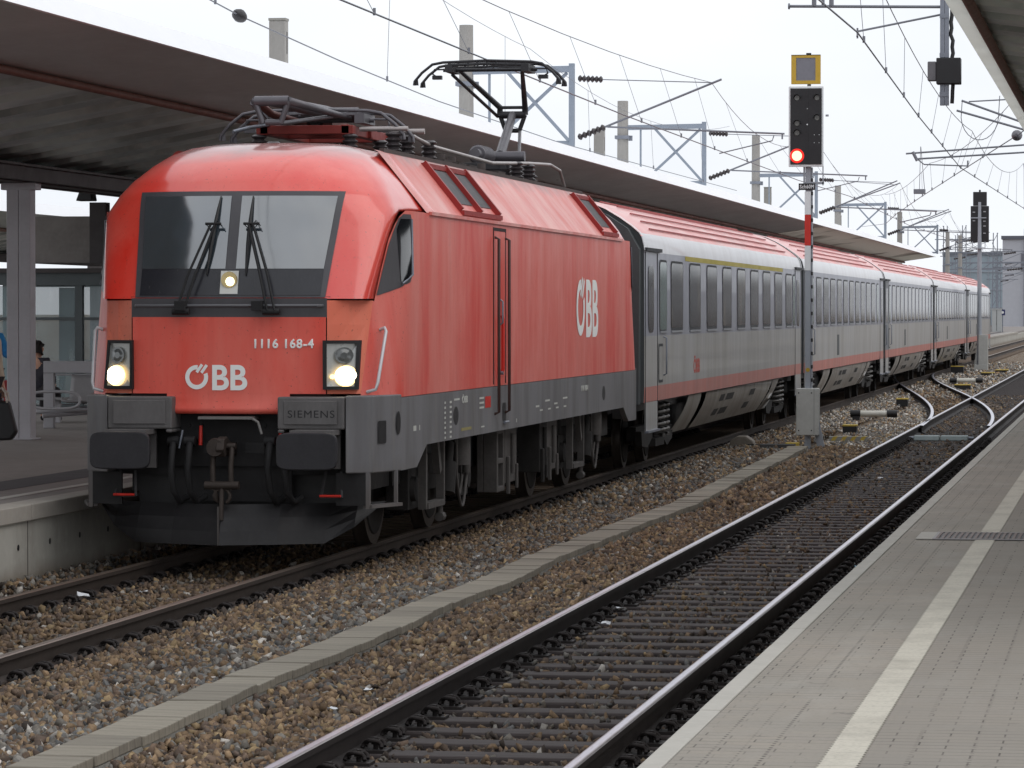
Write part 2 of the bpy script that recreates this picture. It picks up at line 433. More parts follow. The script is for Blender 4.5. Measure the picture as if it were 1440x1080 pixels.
# ---- concrete cable trough
ct = thing('cable_trough', 'wavering line of grey concrete cable trough lids between the two tracks', 'cable trough')
k = NT('trough_lid', rgb(150, 143, 130), .9, 0, .3)
oi = k.n('ShaderNodeObjectInfo'); k.mix(k.ramp(oi.outputs['Random'], .1, .95), rgb(124, 118, 108), .8)
k.mix(k.ramp(k.noise(3.2, (.25, 4.5, 1), 4), .48, .66), rgb(96, 90, 80), .75); k.mix(k.ramp(k.noise(2.0, (.3, 6, 1), 3), .56, .7), rgb(180, 173, 158), .6)
k.mix(k.ramp(k.noise(30), .5, .8), rgb(110, 104, 94), .4); k.bump(k.noise(22), .3, .008); lid_m = k.m
y = -18.0; k_ = 0; rest = MB()
while y < 33.2:
    x0, x1 = duct_x(y), duct_x(y+.5); a = math.atan2(x1-x0, .5)
    l = MB().box(-.17, .17, -.246, .246, -.06, 0).build('lid', lid_m, ct, ((x0+x1)/2 + random.uniform(-.008, .008), y+.25, -.065 + random.uniform(-.006, .006)), bevel=.006)
    l.rotation_euler = (random.uniform(-.012, .012), random.uniform(-.012, .012), -a + random.uniform(-.012, .012))
    rest.bar((x0-.13, y, -.2), (x1-.13, y+.5, -.2), .07, .15); rest.bar((x0+.13, y, -.2), (x1+.13, y+.5, -.2), .07, .15)
    y += .5; k_ += 1
rest.build('trough', concrete, ct)

# ---- platforms
def paver_mat():
    k = NT('paver', rgb(152, 143, 131), .85, 0, .3)
    X, Y, Z = k.xyz()
    br = k.n('ShaderNodeTexBrick'); br.offset = .5
    k.L(k.coord(), br.inputs['Vector']); br.inputs['Scale'].default_value = 1
    br.inputs['Brick Width'].default_value = .225; br.inputs['Row Height'].default_value = .1125; br.inputs['Mortar Size'].default_value = .0042
    br.inputs['Color1'].default_value = (.2, .2, .2, 1); br.inputs['Color2'].default_value = (.8, .8, .8, 1); br.inputs['Mortar'].default_value = (.5, .5, .5, 1)
    sc = k.n('ShaderNodeSeparateColor'); k.L(br.outputs['Color'], sc.inputs[0])
    k.mix(sc.outputs[0], rgb(138, 133, 127), .6)
    k.mix(k.ramp(k.noise(.7), .35, .7), rgb(134, 130, 122), .75)
    k.mix(k.ramp(k.noise(3, (1, .25, 1)), .5, .8), rgb(164, 160, 152), .5)
    k.mix(k.ramp(k.noise(40, (1, 1, 1), 2), .5, .8), rgb(118, 112, 104), .45)
    k.mix(k.ramp(k.noise(6, (1, 1, 1), 3, .7), .66, .72), rgb(96, 90, 84), .45)
    # right of the white line the walked surface is darker and smoother
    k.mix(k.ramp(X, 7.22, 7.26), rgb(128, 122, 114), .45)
    jn = k.ramp(k.noise(1.1, (1.5, 3, 1), 3), .38, .62)                      # joints open in places, sanded shut in others
    k.mix(k.math('MULTIPLY', br.outputs['Fac'], jn), rgb(70, 64, 59), .9)
    # saw-tooth joints of the interlocking blocks
    saw = k.math('ABSOLUTE', k.math('SUBTRACT', k.math('FRACT', k.math('MULTIPLY', Y, 1/.075)), .5))
    for x0, w, a in ((6.62, .008, .85), (6.735, .007, .5), (6.845, .010, .9), (7.42, .012, .45), (7.66, .012, .4)):
        xx = k.math('ADD', X, k.math('MULTIPLY', saw, .018))
        d = k.math('ABSOLUTE', k.math('SUBTRACT', xx, x0))
        line = k.math('MULTIPLY', k.ramp(d, w, w*.4), k.ramp(saw, .22, .34))
        k.mix(k.math('MULTIPLY', line, k.ramp(k.noise(.9, (1, 1, 1), 2), .38, .55)), rgb(72, 66, 62), a)
    k.bump(br.outputs['Fac'], -.25, .004)
    return k.m
pm = paver_mat()
pl = MB().box(6.49, 16, -40, 95, -.3, .55).build('platform', pm); tag(pl, kind='structure')
b = MB(); y = -40
edge_m = plain('edge_slab', rgb(172, 168, 160), .85, 0, .35, 3, (1, 1, 1), .75, bump=.15)
while y < 95:
    b.box(6.385, 6.482, y, y+1.094, -.3, .552 + random.uniform(-.002, .002)); y += 1.10
e = b.build('platform_edge', edge_m, bevel=.008); tag(e, kind='structure')
# white warning line with the saw-tooth sides of its paving blocks
b = MB(); y = -40.0; tooth = .075; n = int(135/tooth)
row = [[(7.085 - (.012 if i % 2 else 0), -40 + i*tooth/2, .5545), (7.225 + (0 if i % 2 else .012), -40 + i*tooth/2, .5545)] for i in range(n*2)]
b.grid(row, 0, False)
k = NT('white_line', rgb(190, 184, 170), .8)
k.mix(k.ramp(k.noise(4, (1, .5, 1)), .45, .75), rgb(154, 148, 136), .7); k.mix(k.ramp(k.noise(45), .5, .75), rgb(132, 126, 115), .55)
X, Y, Z = k.xyz(); k.mix(k.math('MULTIPLY', k.ramp(k.math('FRACT', k.math('MULTIPLY', Y, 1/.225)), .96, .985), .6), rgb(110, 104, 94))
wl = b.build('platform_line', k.m, fix=False); tag(wl, kind='structure')
# drain grating across the platform
dg = thing('drain_grate', 'narrow rusty steel drain grate set across the paved platform', 'drain', (6.62, -4.15, .556))
b = MB(); b.box(0, .13, 0, .9, 0, .006); b.build('concrete_block', edge_m, dg)
b = MB(); b.box(.1305, .15, .0255, .8745, 0, .008); b.box(.13, 2.6, 0, .025, 0, .008); b.box(.13, 2.6, .875, .90, 0, .008); b.build('frame', plain('grate_frame', rgb(150, 146, 146), .6, .3, .3), dg)
b = MB(); b.box(.131, 2.6, .026, .874, -.004, .001, 1)
for i in range(58): b.box(.15 + i*.042, .172 + i*.042, .025, .875, .001, .007)
b.build('grating', [plain('grate_bar', rgb(116, 102, 98), .6, .4, .5), black], dg)

# left platform: concrete wall, edge slab, asphalt
asph = plain('asphalt', rgb(126, 119, 115), .9, 0, .5, 1.2, (1, .6, 1), .7, bump=.15)
pl2 = MB().box(-13.4, -1.98, -40, 420, -.3, .55).build('platform', asph); tag(pl2, kind='structure')
k = NT('platform_wall', rgb(172, 169, 161), .9)
k.mix(k.ramp(k.noise(1.6, (1, 1, .3), 5), .4, .7), rgb(134, 129, 121), .7); k.mix(k.ramp(k.noise(9), .5, .8), rgb(190, 187, 178), .4)
X, Y, Z = k.xyz(); k.mix(k.ramp(k.math('FRACT', k.math('MULTIPLY', Y, .25)), .99, .996), rgb(70, 66, 62))
k.mix(k.ramp(k.math('ADD', k.math('MULTIPLY', Z, -1), k.math('MULTIPLY', k.noise(2), .3)), .12, .3), rgb(104, 88, 70), .6)
k.bump(k.noise(12), .2, .01)
w = MB()
w.box(-1.98, -1.74, -40, 420, -.3, .40)
w2 = w.build('platform_wall', k.m); tag(w2, kind='structure')
b = MB(); y = -40
while y < 300:
    b.box(-1.98, -1.70, y, y+1.99, .402, .553); y += 2.0
e2 = b.build('platform_edge', plain('edge_slab_left', rgb(158, 152, 144), .85, 0, .4, 2, (1, 1, 1), .72), bevel=.01); tag(e2, kind='structure')
b = MB(); b.box(-2.36, -2.24, -40, 300, .551, .555); o = b.build('platform_line', plain('line_dull', rgb(178, 174, 168), .8, 0, .4, 5)); tag(o, kind='structure')
b = MB(); b.box(-3.35, -2.75, -40, 300, .551, .553); o = b.build('platform_band', plain('band_dark', rgb(70, 66, 68), .9, 0, .4, 2)); tag(o, kind='structure')
hole = MB()
for y in np.arange(-9.5, 6, 1.02): hole.disc((-1.738, float(y), .17), 'X', .028, .028, .004, 14)
h = hole.build('platform_wall_holes', black); tag(h, kind='structure')
# second platform further left
pl3 = MB().box(-30, -19.2, -20, 300, -.3, .55).build('platform', asph); tag(pl3, kind='structure')
# ================================================================ LOCOMOTIVE
LL = 19.58
loco = thing('locomotive', 'red electric locomotive with lit headlights and a raised pantograph leading the train', 'locomotive', (0, 0, 0), 0)

def red_mat(name, base, dust, dust_amt, rough, coat, streak=True):
    k = NT(name, base, rough, 0, .5, coat)
    k.b.inputs['Coat Roughness'].default_value = .16
    if coat > .5: k.b.inputs['Coat IOR'].default_value = 1.75; k.b.inputs['Coat Roughness'].default_value = .13
    k.mix(k.ramp(k.noise(1.6, (1, 1, .22), 5, .6), .34, .66), dust, dust_amt)
    if streak: k.mix(k.ramp(k.noise(9, (1, 1, .06), 4, .6), .45, .75), dust, dust_amt*.32)
    if streak: k.mix(k.ramp(k.noise(5, (1, 1, .05), 4, .6), .56, .8), tuple(c*.7 for c in base[:3]) + (1,), .35)
    k.mix(k.ramp(k.noise(.9, (1, 1, .5), 6, .7), .52, .68), tuple(min(1, c*1.12 + .03) for c in dust[:3]) + (1,), .35)
    k.mix(k.ramp(k.noise(26, (1, 1, .5), 3), .62, .8), tuple(c*.5 for c in base[:3]) + (1,), .35)
    X, Y, Z = k.xyz()
    # brake dust settled along the roof and roof slope
    k.mix(k.math('MULTIPLY', k.ramp(k.math('ADD', Z, k.math('MULTIPLY', k.noise(2.2), .3)), 3.90, 4.12), .85), rgb(112, 100, 98))
    k.mix(k.ramp(k.noise(38, (1, 1, 1), 2, .4), .70, .74), rgb(70, 40, 36), .45)
    k.rough(k.noise(4, (1, 1, .3)), rough - .1, rough + .16)
    k.bump(k.noise(1.1, (1, 1, 1), 2), .05, .05)
    return k.m
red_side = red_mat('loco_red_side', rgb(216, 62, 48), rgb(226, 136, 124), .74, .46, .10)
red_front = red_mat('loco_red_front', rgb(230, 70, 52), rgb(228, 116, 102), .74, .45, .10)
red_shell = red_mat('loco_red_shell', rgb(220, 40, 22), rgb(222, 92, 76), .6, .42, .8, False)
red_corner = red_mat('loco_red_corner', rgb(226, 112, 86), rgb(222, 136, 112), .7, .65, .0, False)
red_roof = red_mat('loco_red_roof', rgb(210, 84, 72), rgb(224, 162, 154), .85, .45, .15, False)
k = NT('loco_grey', rgb(116, 115, 118), .6, 0, .4)
k.mix(k.ramp(k.noise(3, (1, 1, .2), 5), .4, .7), rgb(74, 70, 68), .6); k.mix(k.ramp(k.noise(11, (1, 1, .1), 4), .5, .75), rgb(126, 122, 118), .5)
X, Y, Z = k.xyz(); k.mix(k.ramp(k.math('ADD', Z, k.math('MULTIPLY', k.noise(3), .3)), 1.1, .75), rgb(84, 74, 66), .5)
loco_grey = k.m
grey_front = plain('loco_front_grey', rgb(98, 95, 95), .6, 0, .45, 5, (1, 1, .5))
head_dk = plain('headstock_dark', rgb(24, 22, 24), .7, 0, .4, 5)
grey_band = plain('windscreen_band', rgb(70, 68, 72), .38, 0, .3, 4, (1, 1, .3))
bogie_m = plain('bogie_grime', rgb(36, 33, 32), .8, .1, .5, 6)
bogie_lt = plain('bogie_grey', rgb(82, 78, 76), .75, .1, .55, 5)
seam_m = plain('seam_dark', rgb(44, 26, 24), .7, 0, .2)
k = NT('windscreen_glass', rgb(38, 44, 48), .06, 0, .5); k.b.inputs['IOR'].default_value = 3.0
k.mix(k.ramp(k.noise(1.3, (1, 1, .8), 4), .35, .7), rgb(66, 78, 88), .8); k.rough(k.noise(7), .04, .14); screen_m = k.m
k = NT('cab_glass', rgb(22, 26, 30), .05, 0, .6); k.b.inputs['IOR'].default_value = 1.8; cabglass_m = k.m
rub = plain('rubber', rgb(27, 26, 28), .75, 0, .3, 6)

HZ = [2.44, 2.70, 3.00, 3.20, 3.28, 3.43, 3.57, 3.72, 3.83, 3.91, 3.96, 3.98]
HY0 = [.64, .73, .84, .915, .945, 1.01, 1.12, 1.33, 1.60, 1.95, 2.40, 2.80]
HC = [.46, .50, .55, .65, .80, .88, .95, 1.0, .96, .74, .46, .2]
HN = [4.6, 4.6, 4.4, 4.0, 3.8, 3.5, 3.1, 2.8, 2.6, 2.4, 2.2, 2.0]
HW = [1.285, 1.32, 1.36, 1.395, 1.395, 1.32, 1.23, 1.10, .99, .84, .62, .3]
def hpar(z): return tuple(interp(z, HZ, a) for a in (HY0, HC, HN, HW))
def hq(z): return interp(z, [2.44, 2.75, 3.1, 3.6, 3.95, 4.1], [.04, .10, .16, .15, .06, 0])      # plan bulge of the screen
def hy(x, z):
    y0, c, n, w = hpar(z); u = min(abs(x)/w, .9999); q = hq(z)
    return y0 + q*x*x + (c - q*w*w)*(1 - (1 - u**n)**(1/n))
def yedge(z): y0, c, n, w = hpar(z); return y0 + c
def ysf(z): return .78 + .29*(z-1.55)/.89            # where the tapered cab side meets the corner
def hw(y, z):
    a = 1.22 + .06*(z-1.55)/.89; t = min(max((y-ysf(z))/.62, 0), 1); t = 1 - (1-t)**1.5
    return a + (1.5-a)*t
def lowy(x): return .60 + .05*(abs(x)/.93)**2.2
def end(P, rear):                       # mirror a front-end point to the rear cab
    return (-P[0], LL-P[1], P[2]) if rear else P

def loco_body():
    b = MB()
    mids = [2.2, 4.2, 6.40, 6.47, 7.31, 7.38, 10, 13, 17.38]
    for s in (-1, 1):
        for zs, yst in (([1.52, 1.8, 2.1, 2.42], ysf), ([2.42, 2.7, 3.0, 3.15, 3.22, 3.28], lambda z: yedge(z) - .02)):
            rows = []
            for z in zs:
                y0 = yst(z); cols = list(np.linspace(y0, 2.2, 8)[:-1]) + mids + [LL - q for q in list(np.linspace(y0, 2.2, 8)[:-1])[::-1]]
                rows.append([(s*hw(min(q, LL-q), z), q, z) for q in cols])
            b.grid(rows, 0, True, s < 0)
    return b.build('body', red_side, loco, ang=20)
body = loco_body()
# roof: slopes in dusty red, dirty deck with the equipment
b = MB()
for s in (-1, 1):
    b.grid([[(s*1.5, y, 3.283), (s*1.26, y, 3.58), (s*1.02, y, 3.878), (s*.98, y, 3.90)] for y in (2.6, 4, 7, 10, 13, 16.9)], 0, False, s > 0)
    b.box(s*1.495, s*1.525, 2.75, 16.8, 3.262, 3.296) if s > 0 else b.box(-1.525, -1.495, 2.75, 16.8, 3.262, 3.296)
    b.box(min(s*.95, s*1.0), max(s*.95, s*1.0), 3.0, 16.6, 3.86, 3.93, 1)
b.grid([[(x, y, 3.85) for x in (-.98, .98)] for y in (2.9, 16.7)], 1, False)
roof_dk = plain('roof_grime', rgb(78, 70, 68), .85, 0, .5, 3)
b.build('roof', [red_roof, roof_dk], loco, fix=False)

def cab_shell(rear):
    b = MB(); zs = [2.44, 2.5, 2.6, 2.75, 2.9, 3.05, 3.15, 3.22, 3.27, 3.30, 3.33, 3.36, 3.40, 3.43, 3.465, 3.5, 3.535, 3.57, 3.64, 3.72, 3.78, 3.83, 3.87, 3.91, 3.935, 3.955, 3.97, 3.978]
    rows = []
    for z in zs:
        y0, c, n, w = hpar(z); half = []
        for t in np.linspace(0, 1, 22):
            a = t*math.pi/2; xx_ = w*math.sin(a)**(2/n); half.append((xx_, y0 + hq(z)*xx_*xx_ + (c - hq(z)*w*w)*(1 - math.cos(a)**(2/n))))
        if z < 3.285: half += [(w-.012, y0+c+.006), (w-.03, y0+c+.006), (w-.05, y0+c-.0), (w-.06, y0+c-.01)]
        else:
            w2 = 1.5 - (z-3.28)*.805 + .008 if z < 3.9 else w
            w2 = max(w2, w)
            half += [(lerp(w, w2, t), lerp(y0+c, 3.06, t)) for t in (.3, .6, .9, 1.0)]
        r = [(-x, y, z) for x, y in half[::-1]] + [(x, y, z) for x, y in half[1:]]
        rows.append([end(p, rear) for p in r])
    b.grid(rows, 0, True)
    back = [r[0] for r in rows[9:]] + [r[-1] for r in rows[9:]][::-1]
    b.add(back, [tuple(range(len(back)))], 0)
    top = rows[-1]; b.add(top, [tuple(range(len(top)))], 0)
    return b.build('cab_shell', red_shell, loco)
for rear in (False, True):
    cs = cab_shell(rear)
    # lower front
    b = MB()
    xs_ = np.linspace(-.92, .92, 17)
    zs_ = [1.56, 1.8, 2.05, 2.27]
    b.grid([[end((x, lowy(x), z), rear) for x in xs_] for z in zs_], 0, True)
    xs2 = np.linspace(-.585, .585, 9)
    prof = [(1.56, 0), (1.46, .0), (1.43, -.018), (1.40, -.02), (1.375, .0), (1.37, .05)]
    b.grid([[end((x, lowy(x) + dy, z), rear) for x in xs2] for z, dy in prof], 0, True)
    b.build('front_panel', red_front, loco)
    for s in (-1, 1):
        b = MB(); rows = []
        for z in (1.56, 1.9, 2.2, 2.425):
            h, yc = hw(0, z), ysf(z); rows.append([end((s*x, y, z), rear) for x, y in ((.93, lowy(.93)), (lerp(.93, h, .5), lerp(lowy(.93), yc, .42)), (h-.03, yc-.045), (h-.008, yc-.015), (h, yc))])
        b.grid(rows, 0, False); b.build('corner_panel', red_corner, loco)
    b = MB(); b.grid([[end((x, lowy(x) + (.006 if abs(x) < .92 else 0) - (2.44-z)*.0, z), rear) for x in np.linspace(-.93, .93, 17)] for z in (2.265, 2.35, 2.445)], 0, True)
    b.build('wiper_panel', grey_band, loco)
    # backing shell behind seams
    b = MB(); b.grid([[end((x*.97, lowy(x) + .05, z), rear) for x in np.linspace(-.98, .98, 9)] for z in (1.4, 2.46)], 0, True)
    b.build('seam', seam_m, loco)
    b = MB()
    for z in np.linspace(0, 1, 1): pass
    rowsA, rowsB = [], []
    fr = []
    for z in np.linspace(2.452, 3.45, 12):
        w = lerp(.905, .985, (z-2.45)/1.0); fr.append([end((x, hy(x, z) - .012, z), rear) for x in np.linspace(-w, w, 25)])
    b.grid(fr, 0, True); wf = b.build('windscreen_frame', grey_band, loco)
    for s in (-1, 1):
        b = MB(); rows = []
        for z in np.linspace(2.72, 3.405, 9):
            w = lerp(.865, .925, (z-2.7)/.7); rows.append([end((s*x, hy(x, z) - .019, z), rear) for x in np.linspace(.05, w, 12)])
        b.grid(rows, 0, True); b.build('windscreen', screen_m, loco)
    b = MB(); rows = []
    for z in np.linspace(2.47, 2.715, 4):
        w = lerp(.86, .868, (z-2.47)/.25); rows.append([end((x, hy(x, z) - .018, z), rear) for x in np.linspace(-w, w, 23)])
    b.grid(rows, 0, True); b.build('windscreen_lower_band', plain('band_glass', rgb(38, 38, 44), .22, 0, .5, 8, (1, 1, .1)), loco)
    # side windows
    for s in (-1, 1):
        yb = lambda z: interp(z, [2.475, 2.51, 2.55, 2.60, 2.66, 3.2, 3.245], [1.14, 1.30, 1.50, 1.74, 1.83, 1.85, 1.83])
        f = MB(); f.grid([[end((s*(hw(y, z) + .006), y, z), rear) for y in np.linspace(yedge(z) - .005, yb(z), 12)] for z in (2.475, 2.51, 2.55, 2.60, 2.66, 2.8, 2.95, 3.1, 3.2, 3.245)], 0, True); fo = f.build('side_window', grey_band, loco)
        g_ = MB(); g_.grid([[end((s*(hw(y, z) + .011), y, z), rear) for y in np.linspace(max(1.51, yedge(z)+.03), interp(z, [2.60, 2.68, 3.2], [1.56, 1.80, 1.815]), 8)] for z in (2.605, 2.64, 2.68, 2.8, 2.95, 3.1, 3.2)], 0, True); g_.build('pane', cabglass_m, fo)
        # bright edge of the open sliding pane
        e_ = MB(); e_.tube([end((s*(hw(y, z) + .016), y, z), rear) for y, z in ((1.825, 3.2), (1.81, 2.67), (1.52, 2.585))], .011, 6); e_.build('trim', galv, fo)

# headlamps in the corner panels
lamp_bowl = plain('lamp_bowl', rgb(176, 178, 176), .3, .3, .2, 8)
lens_dk = plain('lamp_lens', rgb(104, 106, 106), .08, .3, .2, 20)
lit = NT('lit_lamp', rgb(255, 244, 214), .3, emis=(1, .87, .58, 1), estr=7.0).m
lit_edge = NT('lit_reflector', rgb(255, 220, 150), .3, emis=(1, .70, .32, 1), estr=2.0).m
def face_y(x): return lowy(.93) - .028
def warp(b):                                  # lay the lamp cluster on the slanted corner panel
    b.v = [(x, y + ((.60*(abs(x)-.93) + .33*(z-1.83)*(abs(x)-.93)/.30) if abs(x) > .9 else 0), z) for x, y, z in b.v]; return b
for s in (-1, 1):
    x0, x1, z0, z1 = .905, 1.21, 1.60, 2.055
    b = MB()                                                   # frame with its recess
    for (xa, xb, za, zb) in ((x0-.0, x0+.03, z0, z1), (x1-.03, x1, z0, z1), (x0+.03, x1-.03, z0, z0+.03), (x0+.03, x1-.03, z1-.03, z1)):
        b.box(min(s*xa, s*xb), max(s*xa, s*xb), face_y(1.08)-.035, face_y(1.08)+.03, za, zb)
    h = warp(b).build('headlight', rub, loco)
    b = MB(); y = face_y(1.08) - .012; b.add([(s*(x0+.02), y, z0+.02), (s*(x1-.02), y, z0+.02), (s*(x1-.02), y, z1-.02), (s*(x0+.02), y, z1-.02)], [(0, 1, 2, 3)])
    warp(b).build('reflector', lamp_bowl, h)
    cx0 = s*1.10
    b = MB(); b.disc((cx0 - s*.02, y-.002, 1.915), 'Y', .076, .076, -.012, 24); b.disc((cx0 - s*.02, y-.014, 1.915), 'Y', .06, .03, -.012, 20); warp(b).build('upper_lens', lens_dk, h)
    b = MB(); b.disc((1.085*s if s < 0 else 1.10, y-.002, 1.725), 'Y', .098, .096, -.010, 28); warp(b).build('reflector', lit_edge, h)
    b = MB(); b.disc((1.10*s - .012 if s < 0 else 1.09, y-.012, 1.728), 'Y', .082, .078, -.010, 24); b.disc((1.10*s + .05 if s < 0 else 1.15, y-.0125, 1.732), 'Y', .046, .044, -.010, 20); warp(b).build('lit_lamp', lit, h)
    b = MB(); b.disc((-1.168 if s < 0 else .985, y-.002, 1.72), 'Y', .022, .022, -.012, 14); warp(b).build('marker_lamp', lit_edge, h)
# centre lamp low in the windscreen
b = MB(); yl = hy(0, 2.60) - .026; b.add([(-.085, hy(0, 2.50)-.027, 2.485), (.085, hy(0, 2.50)-.027, 2.485), (.085, hy(0, 2.68)-.028, 2.70), (-.085, hy(0, 2.68)-.028, 2.70)], [(0, 1, 2, 3)])
cl = b.build('centre_headlight', plain('lamp_plate', rgb(206, 206, 202), .4, 0, .1), loco)
b = MB(); b.disc((0, yl-.005, 2.615), 'Y', .078, .074, -.02, 24); b.build('reflector', plain('bulb_cup', rgb(200, 180, 130), .2, .5, .2), cl)
b = MB(); b.disc((.012, yl-.025, 2.60), 'Y', .042, .04, -.008, 20); b.build('lit_lamp', NT('lit_small', rgb(255, 240, 200), .3, emis=(1, .86, .55, 1), estr=3.0).m, cl)

# rail and wipers
b = MB(); b.tube([(-.89, lowy(.89)+.0, 2.375), (-.86, lowy(.86)-.085, 2.375), (.86, lowy(.86)-.085, 2.375), (.89, lowy(.89), 2.375)], .016, 8)
for x in (-.43, .30): b.box(x-.05, x+.05, lowy(x)-.13, lowy(x)-.03, 2.33, 2.42, 1)
b.build('grab_rail', [plain('rail_grey', rgb(96, 96, 100), .4, .3, .2), rub], loco, bevel=.004)
def wp(x, z, d): return (x, hy(x, z) - d, z)
for px, kx, bt, bb in ((-.43, -.19, -.148, -.221), (.43, .175, .161, .152)):
    b = MB(); off0 = .10
    for dx in (-.035, .035):
        b.tube([(px + dx, lowy(px)-.10, 2.33), wp(lerp(px, kx, .35)+dx, 2.66, .12), wp(kx+dx*.6, 3.13, .10)], .012, 6)
    b.tube([(px-.08, lowy(px)-.08, 2.32), (px+.08, lowy(px)-.08, 2.32)], .03, 8)
    b.tube([wp(kx-.07, 3.14, .10), wp(kx+.08, 3.14, .10)], .014, 6)
    b.tube([wp(kx-.07, 3.14, .10), wp(kx-.02, 3.09, .07), wp(kx+.04, 3.17, .07), wp(kx+.09, 3.12, .10)], .006, 6)
    w_ = b.build('wiper', rub, loco)
    b = MB(); top = (bt, 3.40); bot = (bb, 2.66)
    pts = [wp(lerp(bot[0], top[0], t), lerp(bot[1], top[1], t), .035 + .03*math.sin(t*math.pi)) for t in np.linspace(0, 1, 12)]
    b.tube(pts, [.007 + .012*math.sin(t*math.pi) for t in np.linspace(0, 1, 12)], 6); b.build('blade', black, w_)
# hanging hair-line cables on the screen (as seen in front of the glass)
# lettering on the front
def onfront(dy): return lambda p: Vector((p.x, lowy(p.x) - dy + p.y, p.z))
white_let = plain('lettering_white', rgb(246, 246, 244), .5, 0, .08, 6, dark=.85)
def logo(parent, Wd, Hh, mtx, conform, mat, gapmat, bold=.035):
    b = MB(); ro = Hh*.50; ri = Hh*.32; c = (ro, Hh*.5)
    def ring(a0, a1, n, e):
        o = []
        for i in range(n+1):
            a = a0 + (a1-a0)*i/n; o.append((math.cos(a), math.sin(a)))
        vs = [(c[0]+ro*x, c[1]+ro*y, e) for x, y in o] + [(c[0]+ri*x, c[1]+ri*y, e) for x, y in o]; n1 = n+1
        b.add(vs, [(i, i+1, n1+i+1, n1+i) for i in range(n)])
    ring(R(84), R(360+22), 40, 0)
    # the two slanted strokes of the umlaut, rising out of the ring
    for sx in (.0, .20):
        x0 = Hh*(.50 + sx*1.02); z0 = Hh*(.70 - sx*.10)
        d = Vector((math.cos(R(54)), math.sin(R(54)), 0)); p = Vector((-d.y, d.x, 0)); l = Hh*.40; w = Hh*.125
        q = Vector((x0, z0, 0)); b.add([q-p*w/2, q-p*w/2+d*l, q+p*w/2+d*l, q+p*w/2], [(0, 1, 2, 3)])
    o = b.build('emblem', mat, parent)
    sx = Wd/Hh/3.13
    for v in o.data.vertices: 
        p = mtx @ Vector((v.co.x*sx, v.co.y, .002)); v.co = conform(p) if conform else p
    text('letters', 'BB', Hh/.70, mat, parent, mtx @ T(Hh*1.10*sx, 0, 0), bold*Hh/.7*.7, .001, sx*.98, 'LEFT', conform)
logo(loco, .69, .225, T(-.405, .0, 1.60) @ FRONT, onfront(.006), white_let, red_front)
text('running_number', '1116 168-4', .115, white_let, loco, T(.235, 0, 1.985) @ FRONT, .0039, .001, .97, 'LEFT', onfront(.006))
logo(loco, 2.25, .70, T(1.504, 12.60, 2.02) @ SIDE, None, white_let, red_side, .03)

# side equipment door with its long handrails
b = MB()
for y in (6.49, 7.28): b.box(1.4995, 1.506, y-.018, y+.018, 1.54, 3.21)
b.box(1.4995, 1.505, 6.47, 7.30, 3.19, 3.225)
b.build('door_seam', seam_m, loco)
d = MB().box(1.500, 1.5045, 6.52, 7.25, 1.62, 3.18).build('door', red_side, loco)
b = MB()
for y in (6.56, 7.24): b.tube([(1.50, y, 3.12), (1.55, y, 3.10), (1.55, y, 1.24), (1.50, y, 1.22)], .017, 8)
b.build('handrail', plain('handrail_brown', rgb(72, 50, 46), .5, .2, .3), d)
b = MB(); b.tube([(1.53, 6.86, 2.28), (1.545, 6.86, 2.24), (1.545, 6.86, 1.70), (1.53, 6.86, 1.66)], .02, 8); b.build('handle', redpaint, d)
b = MB(); b.tube([(1.53, 6.74, 2.45), (1.56, 6.74, 2.43), (1.56, 6.74, 2.2), (1.53, 6.74, 2.18)], .012, 6); b.disc((1.51, 6.86, 1.66), 'X', .025, .025, .04, 10); b.build('latch', galv, d)
# air intakes on the roof slope
def intake(y0, y1, n):
    f = MB(); w = (y1-y0)
    def sl(t, h): # point on slope
        return Vector((lerp(1.47, 1.05, t), 0, lerp(3.32, 3.84, t))) + Vector((.777, 0, .63))*h
    sk = -.32                                     # frames lean back with the photo's skew of perspective: none in plan
    for i in range(n+1):
        y = y0 + w*i/n
        a, c2 = sl(0.06, .0), sl(1, .0); a2, c3 = sl(0.06, .055), sl(1, .055)
        f.add([(p.x, y+dy, p.z) for dy in (-.035, .035) for p in (a, c2, c3, a2)], [(0, 1, 2, 3), (4, 7, 6, 5), (0, 4, 5, 1), (1, 5, 6, 2), (2, 6, 7, 3), (3, 7, 4, 0)])
    for t0 in (.03, .97):
        p = sl(t0, .012); f.box(p.x-.03, p.x+.03, y0-.03, y1+.03, p.z-.03, p.z+.02)
    o = f.build('roof_intake', plain('intake_red', rgb(150, 34, 30), .5, 0, .3), loco)
    for i in range(n):
        ya, yb = y0 + w*i/n + .05, y0 + w*(i+1)/n - .05
        g_ = MB(); pts = [sl(.22, .008), sl(.9, .008)]
        g_.add([(pts[0].x, ya, pts[0].z), (pts[0].x, yb, pts[0].z), (pts[1].x, yb, pts[1].z), (pts[1].x, ya, pts[1].z)], [(0, 1, 2, 3)])
        for j in range(0):
            p = sl(.25 + j*.1, .012); g_.box(p.x-.004, p.x+.004, ya, yb, p.z-.004, p.z+.006)
        g_.build('grille', plain('grille_dark', rgb(70, 66, 68), .6, .1, .3, 12), o)
        t_ = MB()
        for j in range(7):
            p = sl(.03, .02); yy = lerp(ya, yb, (j+.5)/7); t_.box(p.x-.02, p.x+.02, yy-.025, yy+.025, p.z-.02, p.z+.01)
        t_.build('bolt_strip', plain('intake_pink', rgb(178, 92, 88), .6), o)
intake(4.75, 7.10, 2); intake(15.15, 16.55, 1)

